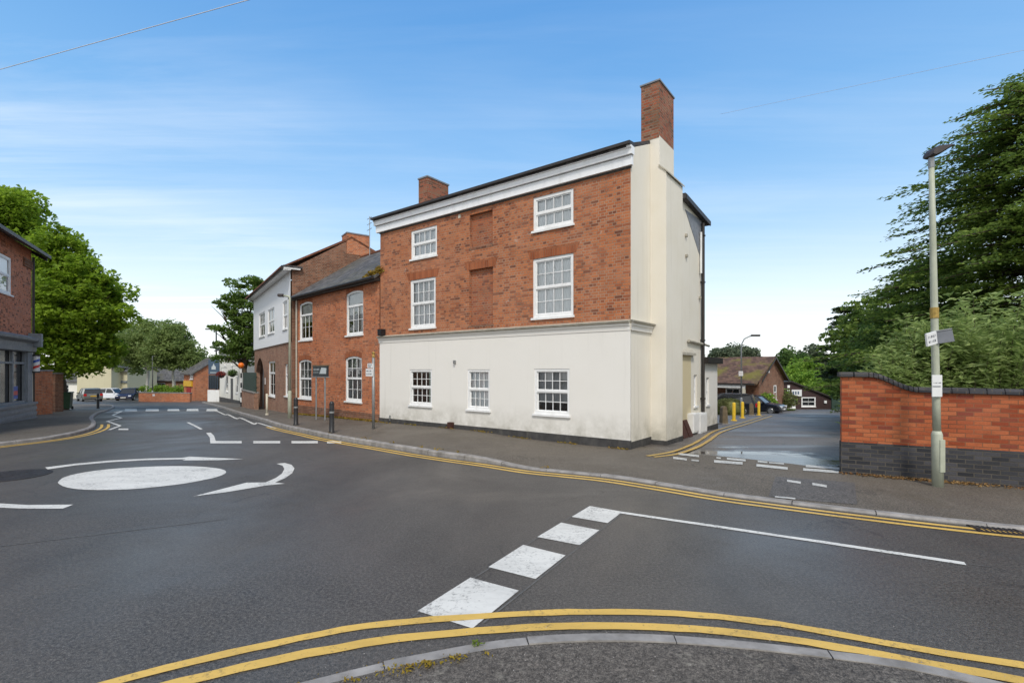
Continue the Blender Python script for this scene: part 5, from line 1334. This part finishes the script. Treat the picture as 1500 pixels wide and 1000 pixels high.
# maple by the barber shop
bm0 = P(92, 600, 29); zt = g(bm0.x, bm0.y)
def rel(px, py, d, base): p = P(px, py, d); return (p.x - base[0], p.y - base[1], p.z - base[2])
mbase = (bm0.x, bm0.y, zt)
lob = []
for (px, py, d, rx, rz_) in ((92, 362, 28.5, 1.15, 1.35), (78, 400, 29, 2.0, 2.0), (112, 415, 28, 1.7, 1.6), (158, 428, 28, 1.0, 1.0), (172, 462, 28, .75, .8), (95, 455, 27.5, 2.0, 2.0), (140, 470, 28, 1.6, 1.5), (60, 430, 29.5, 2.0, 2.6), (132, 515, 28, 1.5, 1.1), (85, 520, 27.5, 2.0, 1.4), (110, 440, 31, 2.2, 2.2)):
    lob.append((*rel(px, py, d, mbase), rx, rx, rz_))
broadleaf('maple_tree', 'broad yellow-green maple overhanging the pavement beyond the barber shop', 'tree', mbase, lob, 560, 95, .215, 'leaf_maple', .28, 3.4, clump=.46, seed=3, up=.6, aspect=.75)
b2 = P(2, 600, 37); base2 = (b2.x, b2.y, g(b2.x, b2.y)); lob = []
for (px, py, d, rx, rz_) in ((12, 305, 37, 2.2, 1.3), (-25, 330, 37, 3, 2.4), (30, 345, 37, 1.8, 1.5), (-10, 380, 37, 3, 2.5), (20, 420, 37, 2.6, 2.5)): lob.append((*rel(px, py, d, base2), rx, rx, rz_))
broadleaf('maple_tree', 'taller maple crown rising behind the barber shop roof', 'tree', base2, lob, 300, 100, .27, 'leaf_maple', .3, 6, clump=.65, seed=4, up=.6, aspect=.75, group=None)
# birches
for i, (px, d, specs, lb_) in enumerate(((211, 64, ((205, 505, 2.6, 2.8), (188, 525, 2.2, 2.4), (222, 492, 2.2, 1.8), (205, 482, 1.6, 1.0), (178, 505, 1.6, 1.6), (232, 515, 2.0, 1.8)), 'pale-trunked birch above the planter wall behind the blue car'),
        (249, 62, ((250, 500, 2.4, 2.0), (264, 518, 2.2, 2.0), (240, 515, 2.2, 2.0), (255, 485, 1.5, 1.0), (278, 528, 1.4, 1.5)), 'pale-trunked birch nearer the small far brick shop'))):
    b = P(px, 590, d); base = (b.x, b.y + .6, g(b.x, b.y) + .55); lob = [(*rel(a, c, d, base), r1, r1, r2) for a, c, r1, r2 in specs]
    broadleaf('birch_tree', lb_, 'tree', base, lob, 190, 90, .3, 'leaf_birch', .2, 3.9, 'birch_bark', 'birches across the junction', clump=.8, seed=10 + i, hollow=.35, droop=.35)
for i, (px, d, py, r1, r2, lb_) in enumerate(((168, 88, 505, 4.5, 4.5, 'far dark tree behind the cream house'), (230, 92, 520, 5, 4.5, 'far dark tree filling between the two birches'), (288, 95, 538, 3.5, 2.6, 'far dark tree above the small brick shop roof'), (300, 110, 545, 5.5, 2.2, 'far low tree behind the pub sign board'))):
    b = P(px, 590, d); base = (b.x, b.y, g(b.x, b.y)); lob = [(*rel(px, py, d, base), r1, r1, r2), (*rel(px - 12, py + 14, d, base), r1 * .8, r1 * .8, r2 * .8), (*rel(px + 12, py + 12, d, base), r1 * .8, r1 * .8, r2 * .8)]
    broadleaf('background_tree', lb_, 'tree', base, lob, 150, 45, .6, 'leaf_birch' if i % 2 else 'leaf_dark', .3, 3, group='far trees beyond the junction', clump=1.1, seed=20 + i)
# shrubs in planter bed
for i, px in enumerate((232, 256, 217)):
    b = P(px, 585, 61.0); base = (b.x, b.y + .2, g(b.x, b.y) + .7)
    broadleaf('bed_shrub', ['low green shrub behind the street plate on the planter wall', 'low green shrub under the right birch', 'low green shrub under the left birch'][i], 'shrub', base, [(0, 0, .5, 1.3, .6, .55), (.9, .1, .4, 1.0, .5, .4)], 40, 40, .2, 'leaf_bright', .05, .3, group='shrubs behind the planter wall', clump=.35, seed=30 + i)
# dark street tree beside the pub
b = P(360, 598, 37.5); base = (b.x, b.y, g(b.x, b.y)); lob = []
for (px, py, r1, r2) in ((358, 455, 1.2, 1.6), (345, 470, 1.1, 1.2), (368, 430, 1.2, 1.1), (352, 500, 1.3, 1.4), (335, 505, 1.0, .7), (366, 510, 1.3, 1.6), (340, 440, .9, .5), (376, 416, .9, .6), (330, 482, .7, .35), (372, 470, 1.2, 2.0), (386, 412, .8, .5), (322, 446, .8, .25), (318, 482, .6, .2), (345, 414, .7, .3), (330, 525, .8, .4)): lob.append((*rel(px, py, 37.5, base), r1, r1, r2))
broadleaf('street_tree', 'dark green tree with ragged branches at the end of the half rendered house', 'tree', base, lob, 150, 85, .24, 'leaf_mid', .2, 3, clump=.46, seed=41, hollow=.35, flatz=.4, aspect=.5)

# conifers on the right
def conifer(label, base, H, Rb, z0, lmat, seed, n_whorl=30, per=9, leaf=.20, droop=.35, dens=1.0, cat='conifer', pw=.82, tiers=0, name='conifer_tree', group='conifers behind the garden wall'):
    rs = np.random.default_rng(seed); r_ = random.Random(seed)
    o = thing(name, label, cat, base, 0, group)
    m_ = MB(); m_.tube([(0, 0, -.4), (0, 0, H * .4), (0, 0, H * .98)], [H * .028, H * .018, .02], 9)
    pts = []; dr = []
    for w in range(n_whorl):
        t = (w + r_.random() * .8) / n_whorl; t = (math.floor(t * tiers) + ((t * tiers) % 1) ** 1.7) / tiers if tiers else t; z = z0 + (H - z0) * t; rad = (Rb * (1 - t) ** pw + .15) * (r_.uniform(.8, 1.1))
        for k in range(per):
            ph = r_.uniform(0, 6.28)
            az = 2 * math.pi * (k + r_.random()) / per; ln_ = rad * (r_.uniform(.5, .85) if r_.random() < .55 else r_.uniform(.85, 1.15))
            n = max(5, int(ln_ / .13)); dz = -droop * r_.uniform(.5, 1.2); lift = .10 * r_.uniform(-.3, 1.5)
            ca, sa = math.cos(az), math.sin(az); spine = []
            for i in range(n + 1):
                s = i / n; rr = ln_ * s; zz = z + lift * rr * (1 - s) + dz * rr * s * .55; spine.append((ca * rr, sa * rr, zz))
            if w % 2 == 0: m_.tube([spine[0], spine[n // 2], spine[-1]], [.05, .03, .008], 4, False)
            for i in range(int(n * .25), n + 1):
                s = i / n; sx, sy, sz = spine[i]
                side = (ln_ * .30 * (1 - s) + .16) * (.55 + .6 * (.5 + .5 * math.sin(i * .95 + ph)))
                for sg in (-1, 1):
                    k2 = max(1, int(side / .11 * dens))
                    for j in range(k2 + 1):
                        f = (j + r_.random() * .6) / (k2 + .6); d2 = side * f
                        ang = az + sg * R(52)
                        pts.append((sx + math.cos(ang) * d2 + r_.gauss(0, .04), sy + math.sin(ang) * d2 + r_.gauss(0, .04), sz - .32 * d2 * d2 - .12 * d2 + r_.gauss(0, .045)))
                        dr.append((math.cos(ang + sg * -.35), math.sin(ang + sg * -.35), -.28))
    m_.build('trunk', 'bark', o, True)
    cr = MB(); leafquads(cr, np.array(pts), leaf, rs, .75, .55, dirs=np.array(dr)); cr.build('crown', lmat, o, recalc=False)
    return o
zc = lambda x, y: g(x, y)
conifer('great drooping conifer rising above the garden wall shrubs', (15.6, 14.6, zc(15.6, 14.6)), 11.0, 5.7, .9, 'leaf_conifer', 51, 44, 13, .125, .22, 1.7, pw=.5, tiers=11)
conifer('shorter drooping conifer left of the great one, behind the buddleia', (15.6, 18.4, zc(15.6, 18.4)), 6.6, 3.2, 2.0, 'leaf_conifer', 52, 24, 11, .14, .22, 1.4, pw=.5, tiers=6)
conifer('black-green pine with spiky outline at the yard edge', (20.3, 30.0, zc(20.3, 30)), 6.9, 2.0, 2.3, 'leaf_pine', 53, 14, 8, .26, .1, .8, pw=.6)
conifer('short drooping conifer between the spiky pine and the taller conifers', (18.2, 23.8, zc(18.2, 23.8)), 6.4, 2.2, 1.2, 'leaf_conifer', 54, 16, 8, .24, .3, .8, pw=.6)

# tall loose shrubs over the garden wall
def loose_shrub(label, base, H, Rr, nst, lmat, seed, leaf=.16, name='tall_shrub'):
    rs = np.random.default_rng(seed); r_ = random.Random(seed); o = thing(name, label, 'shrub', base, 0, 'tall shrubs behind the garden wall')
    st = MB(); pts = []; dr = []
    for k in range(nst):
        az = r_.uniform(0, 2 * math.pi); ln_ = H * r_.uniform(.55, 1.05); out = Rr * math.sqrt(r_.random()) * 1.0; b0 = Vector((math.cos(az) * out * .35, math.sin(az) * out * .35, 0)); e = Vector((math.cos(az) * out, math.sin(az) * out, ln_ * (1 - .25 * (out / Rr) ** 2)))
        n = 12; path = []
        for i in range(n + 1):
            t = i / n; p = b0.lerp(e, t); p.z += .12 * ln_ * math.sin(math.pi * t * .9); path.append(p + Vector((r_.gauss(0, .03), r_.gauss(0, .03), 0)))
        if k % 3 == 0: st.tube(path[::3], [.018, .014, .010, .006, .003][:len(path[::3])], 4, False)
        for i in range(2, n + 1):
            for j in range(9):
                q = path[i]; a2 = r_.uniform(0, 6.283); rr = r_.uniform(.03, .22) * (1.3 - i / n * .6)
                pts.append((q.x + math.cos(a2) * rr, q.y + math.sin(a2) * rr, q.z + r_.uniform(-.12, .12))); dr.append((math.cos(a2), math.sin(a2), r_.uniform(-.1, .8)))
    st.build('stems', 'bark', o, True); cr = MB(); leafquads(cr, np.array(pts), leaf, rs, .3, .28, dirs=np.array(dr)); cr.build('foliage', lmat, o, recalc=False); return o
def behind_wall(u, back): p = wa + gd * u + Vector((-gd.y, gd.x)) * back; return (p.x, p.y, g(p.x, p.y))
for i, (u, bk_, H, Rr, n_, lb_) in enumerate(((.95, 1.1, 2.15, .75, 130, 'low loose shrub behind the raised end of the garden wall'), (1.55, 1.5, 2.9, .95, 170, 'feathery pale shrub directly behind the street lamp'), (2.5, 1.6, 3.35, 1.1, 200, 'tallest feathery pale shrub right of the street lamp'), (3.7, 1.5, 2.6, 1.0, 170, 'feathery shrub at the edge of the view beyond the tallest one'), (2.0, 2.8, 2.7, .9, 140, 'pale shrub set back behind the other feathery shrubs'))):
    loose_shrub(lb_, behind_wall(u, bk_), H, Rr, n_, 'leaf_shrub', 60 + i, .15)
# greenery at the back of the yard
for i, (px, d, py, r1, r2, m2, lb_) in enumerate(((1195, 72, 566, 3.4, 2.2, 'leaf_bright', 'bright green bush behind the brown shed roof'), (1178, 78, 553, 3.0, 2.8, 'leaf_bright', 'bright green tree beyond the shed sign'), (1160, 85, 540, 3.2, 3.6, 'leaf_dark', 'dark green tree between bungalow gable and bright tree'),
       (1180, 105, 530, 4.5, 4.0, 'leaf_far', 'pale far tree over the yard greenery'), (1222, 66, 566, 2.4, 2.0, 'leaf_bright', 'bright bush right of the shed against the pine'), (1244, 48, 545, 1.6, 2.4, 'leaf_dark', 'dark bush under the spiky pine at the yard edge'),
       (1062, 120, 525, 3.4, 2.6, 'leaf_far', 'leftmost hazy tree top above the bungalow ridge'), (1078, 122, 521, 3.6, 2.6, 'leaf_far', 'middle hazy tree top above the bungalow ridge'), (1095, 124, 525, 2.4, 2.4, 'leaf_far', 'rightmost hazy tree top above the bungalow ridge'),
       (1290, 26, 500, 2.4, 2.4, 'leaf_conifer', 'mid green tree between the short drooping conifer and the great one'), (1330, 22, 530, 2.3, 1.9, 'leaf_dark', 'dark bush deep behind the lamp post'), (1420, 19, 530, 3.4, 1.9, 'leaf_dark', 'dark bush deep behind the tallest feathery shrub'))):
    b = P(px, 600, d); base = (b.x, b.y, g(b.x, b.y)); lob = [(*rel(px, py, d, base), r1, r1, r2), (*rel(px - 8, py + 8, d, base), r1 * .8, r1 * .8, r2 * .8), (*rel(px + 8, py + 10, d, base), r1 * .8, r1 * .8, r2 * .8)]
    broadleaf('yard_tree', lb_, 'tree', base, lob, 130 if d > 30 else 170, 50, .13 + d * .005, m2, .16, 1.2, group='trees around the yard', clump=.3 + d * .007, seed=80 + i)
# clipped hedge and planting in the yard
q = G(1066, 606, .02); dH = 33.5; x = (1068 - CX) / FX * dH
hd = thing('clipped_hedge', 'rounded clipped hedge in front of the black estate car', 'hedge', (x, dH, g(x, dH)), 0)
m_ = MB(); rs = np.random.default_rng(5); n = 7000; d = rs.normal(size=(n, 3)); d /= np.linalg.norm(d, axis=1)[:, None]; d[:, 2] = np.abs(d[:, 2]); d = np.sign(d) * np.abs(d) ** .7
p = d * np.array([.95, .8, 1.12]) * (.93 + .09 * rs.random((n, 1))); p[:, 2] += .0; leafquads(m_, p, .09, rs, .2); m_.build('foliage', 'leaf_hedge', hd, recalc=False)
m_ = MB(); m_.lathe([(.8, -.1), (.86, .5), (.7, .9), (.3, 1.02), (.02, 1.04)], 16); m_.build('core', 'leaf_hedge', hd, True)
for i, (px, d, r1, h_, lb_) in enumerate(((1122, 44, .9, .8, 'small round shrub at the bungalow gable'), (1148, 50, 1.2, 1.0, 'yellowish shrub left of the shed door'), (1140, 54, 1.5, 1.2, 'green bush between gable and shed'))):
    x = (px - CX) / FX * d; base = (x, d, g(x, d))
    broadleaf('yard_shrub', lb_, 'shrub', base, [(0, 0, h_, r1, r1, h_)], 60, 45, .16, 'leaf_hedge' if i == 1 else 'leaf_bright', .05, .3, group='shrubs by the bungalow', clump=.3, seed=120 + i)
structure(drape('grass_bank', [((1112 - CX) / FX * 43, 43), ((1165 - CX) / FX * 50, 50), ((1166 - CX) / FX * 58, 58), ((1145 - CX) / FX * 59, 59), ((1118 - CX) / FX * 52, 52)], .12, 'leaf_grass', 1.0))
# green chain fence right of shed
x0 = (1219 - CX) / FX * 58; fo = thing('mesh_fence', 'dark green fence panel between the shed and the garden wall', 'fence', (x0, 58, g(x0, 58)), 10)
MB().box(0, 2.6, 0, .05, 0, 1.9).build('fence_panel', 'fence_green', fo)
for u in (0, 1.3, 2.6): MB().box(u - .05, u + .05, -.04, .09, -.2, 2.05).build('fence_post', 'fence_green', fo)

# litter of leaves, moss and weeds
rs = np.random.default_rng(77); m_ = MB(); pts = []
for k in range(1500):
    u = rs.random() * 4.2 - .05; dd = abs(rs.normal(0, .09)) + .03; 
    if rs.random() > .35 + .65 * math.exp(-((u - 1.3) / .8) ** 2): continue
    p = wa + gd * u - Vector((-gd.y, gd.x)) * dd; pts.append((p.x, p.y, g(p.x, p.y) + .035 + rs.random() * .03))
leafquads(m_, np.array(pts), .045, rs, .8); tag(m_.build('fallen_leaves', 'leaf_dead', None, recalc=False), 'brown dead leaves drifted along the foot of the garden wall', 'leaves', kind='stuff')
m_ = MB(); pts = []
ik = offset_path(nk, -.15)
for p in ik:
    t = smooth(-2.6, -1.2, p.x) * (1 - smooth(-.35, -.05, p.x))
    if t <= 0: continue
    for k in range(int(70 * t)):
        if math.sin(p.x * 9) + rs.normal(0, .7) < -.3: continue
        pts.append((p.x + rs.normal(0, .05), p.y - abs(rs.normal(0, .045)) + .02, .103 + rs.random() * .012))
for p in offset_path(nk, .05):
    if -2.4 < p.x < -.2:
        for k in range(10): pts.append((p.x + rs.normal(0, .06), p.y + abs(rs.normal(0, .03)), .008 + rs.random() * .012))
leafquads(m_, np.array(pts), .022, rs, .6); tag(m_.build('kerb_moss', 'leaf_moss', None, recalc=False), 'orange-yellow moss growing along the near kerb', 'moss', kind='stuff')
m_ = MB(); pts = []
for p in bk:
    if -5.5 < p.x < 1 and rs.random() < .25:
        for k in range(6): pts.append((p.x + rs.normal(0, .06), p.y + rs.normal(.2, .06), g(p.x, p.y) + hb(p.x, p.y) + .005 + rs.random() * .02))
for k in range(900):
    t = rs.random(); x, y = F1.world(t * W1, -.09 - abs(rs.normal(0, .05))); 
    if math.sin(t * 40) + rs.normal(0, .6) > .6: pts.append((x, y, g(x, y) + hb(x, y) + rs.random() * .03))
for k in range(1400):
    t = rs.random(); x, y = F2.world(t * LB, -.06 - abs(rs.normal(0, .07))); pts.append((x, y, g(x, y) + hb(x, y) + rs.random() * .06))
leafquads(m_, np.array(pts), .06, rs, .6); tag(m_.build('pavement_weeds', 'leaf_moss', None, recalc=False), 'moss and small weeds at the foot of the houses', 'weeds', kind='stuff')
m_ = MB(); pts = []; dr = []
for k in range(26): pts.append((-.242 + rs.normal(0, .016), 3.40 + rs.normal(0, .01), .10 + rs.random() * .028)); dr.append((rs.normal(), rs.normal(), 2.0))
leafquads(m_, np.array(pts), .034, rs, .2, .3, dirs=np.array(dr)); tag(m_.build('kerb_weed', 'leaf_grass', None, recalc=False), 'small green weed tuft in a joint of the near kerb', 'weed', kind='stuff')
# tiny stones and grit on the near pavement
m_ = MB()
for k in range(260):
    x = rs.uniform(-1.2, 3.2); y = rs.uniform(2.6, 3.7); s = rs.uniform(.002, .006)
    m_.add([(x - s, y, .095), (x, y - s, .095), (x + s, y, .095), (x, y + s, .095), (x, y, .095 + s)], [(0, 1, 4), (1, 2, 4), (2, 3, 4), (3, 0, 4)])
tag(m_.build('grit', 'kerb_stone', None), 'pale grit scattered on the near pavement', 'grit', kind='stuff')

# ------------------------------------------------------------------ overhead cables
def cable(label, a, b, r_, sag=.15):
    a, b = Vector(a), Vector(b); m_ = MB(); m_.tube([a.lerp(b, t / 24) - Vector((0, 0, sag * 4 * (t / 24) * (1 - t / 24))) for t in range(25)], r_, 5)
    tag(m_.build('overhead_cable', 'cable', None, True), label, 'cable', 'overhead cables')
a, b = P(0, 102, 13), P(365, 0, 10.2); d_ = (b - a); cable('pale overhead cable crossing the sky above the barber shop', a - d_ * .7, b + d_ * 1.5, .0085, .0)
a, b = P(1100, 158, 16), P(1480, 78, 11); d_ = b - a; cable('thin overhead cable from the corner house chimney over the street lamp', a - d_ * .18, b + d_ * .6, .004, .0)

# ------------------------------------------------------------------ sky and sun
SUN_EL, SUN_AZ = 50.0, 176.0        # azimuth from north (+Y) clockwise, behind the camera
w = bpy.data.worlds.new('World'); SC.world = w; w.use_nodes = True; nt = w.node_tree; nt.nodes.clear()
class WT(NT):
    def __init__(s, t): s.t = t
t = WT(nt); out = t.n('ShaderNodeOutputWorld'); bg = t.n('ShaderNodeBackground')
sky = t.n('ShaderNodeTexSky', sky_type='NISHITA'); sky.sun_disc = False; sky.sun_elevation = R(SUN_EL); sky.sun_rotation = R(SUN_AZ)
sky.air_density = 1.0; sky.dust_density = .6; sky.ozone_density = 2.2
vec = t.n('ShaderNodeTexCoord').outputs['Generated']; sp = t.n('ShaderNodeSeparateXYZ'); t.l(vec, sp.inputs[0])
zpos = t.math('MAXIMUM', sp.outputs[2], .03)
cb_ = t.n('ShaderNodeCombineXYZ'); t.l(t.math('DIVIDE', sp.outputs[0], zpos), cb_.inputs[0]); t.l(t.math('DIVIDE', sp.outputs[1], zpos), cb_.inputs[1])
n1 = t.noise(t.mapping(cb_.outputs[0], (.34, 1.0, 1), (1.3, .4, 0), (0, 0, R(-14))), .9, 7, .6, .7)
n2 = t.noise(t.mapping(cb_.outputs[0], (.16, 1.5, 1), (4.1, 2.2, 0), (0, 0, R(-10))), 1.1, 8, .66, .4)
n3 = t.noise(cb_.outputs[0], .30, 4, .5)
leftw = t.maprange(t.math('DIVIDE', sp.outputs[0], t.math('MAXIMUM', sp.outputs[1], .05)), .5, -1.0, .35, 1.0)
wisp = t.math('ADD', t.maprange(n1, .45, .78, 0, .65), t.maprange(n2, .47, .76, 0, .7))
wisp = t.math('MULTIPLY', t.math('MULTIPLY', wisp, t.maprange(n3, .35, .62, .15, 1)), leftw, True)
hz = t.math('POWER', t.maprange(sp.outputs[2], .0, .42, 1, 0), 2.3)
mask = t.math('ADD', t.math('MULTIPLY', wisp, .55), t.math('MULTIPLY', hz, .9), True)
blue = t.ramp(sp.outputs[2], [(0, (.90, .95, 1)), (.12, (.66, .83, 1)), (.26, (.40, .66, .97)), (.42, (.235, .52, .93)), (.60, (.12, .375, .83)), (1, (.05, .20, .55))])
blue = t.mix(1.0, blue, (5.6, 5.6, 5.6), 'MULTIPLY')
skc = t.mix(.72, t.mix(1.0, sky.outputs[0], (.85, 1.1, 1.1), 'MULTIPLY'), blue)
back = t.maprange(sp.outputs[1], .25, -.35, 0, .9)      # bright cloud added over the unseen sky behind the camera to neutralise the fill
back = t.math('MULTIPLY', back, t.maprange(t.noise(vec, 2.2, 5, .6), .3, .6, .6, 1))
mask = t.math('MAXIMUM', mask, back)
col = t.mix(mask, skc, (6.7, 6.7, 6.6))
t.l(col, bg.inputs[0]); bg.inputs[1].default_value = .14; t.l(bg.outputs[0], out.inputs[0])

sd = bpy.data.lights.new('sun', 'SUN'); sd.energy = 1.9; sd.angle = R(10); sd.color = (1, .94, .86)
so_ = bpy.data.objects.new('sun', sd); COL.objects.link(so_)
az = R(SUN_AZ); dv = Vector((math.sin(az) * math.cos(R(SUN_EL)), math.cos(az) * math.cos(R(SUN_EL)), math.sin(R(SUN_EL))))
so_.rotation_euler = dv.to_track_quat('Z', 'Y').to_euler(); so_.location = dv * 50

# ------------------------------------------------------------------ camera
cd = bpy.data.cameras.new('camera'); cam = bpy.data.objects.new('camera', cd); COL.objects.link(cam)
cam.location = (0, 0, EYE); cam.rotation_euler = (R(90), 0, 0)
cd.sensor_width = 36; cd.lens = FX / 1500 * 36; cd.shift_y = (CY - 500) / 1500; cd.clip_start = .1; cd.clip_end = 3000
SC.camera = cam
SC.view_settings.view_transform = 'Standard'; SC.view_settings.look = 'None'; SC.view_settings.exposure = .42; SC.view_settings.gamma = 1
SC.render.engine = 'CYCLES'; SC.cycles.use_denoising = True
try: SC.cycles.denoiser = 'OPENIMAGEDENOISE'
except Exception: pass
SC.cycles.max_bounces = 6; SC.cycles.transparent_max_bounces = 12
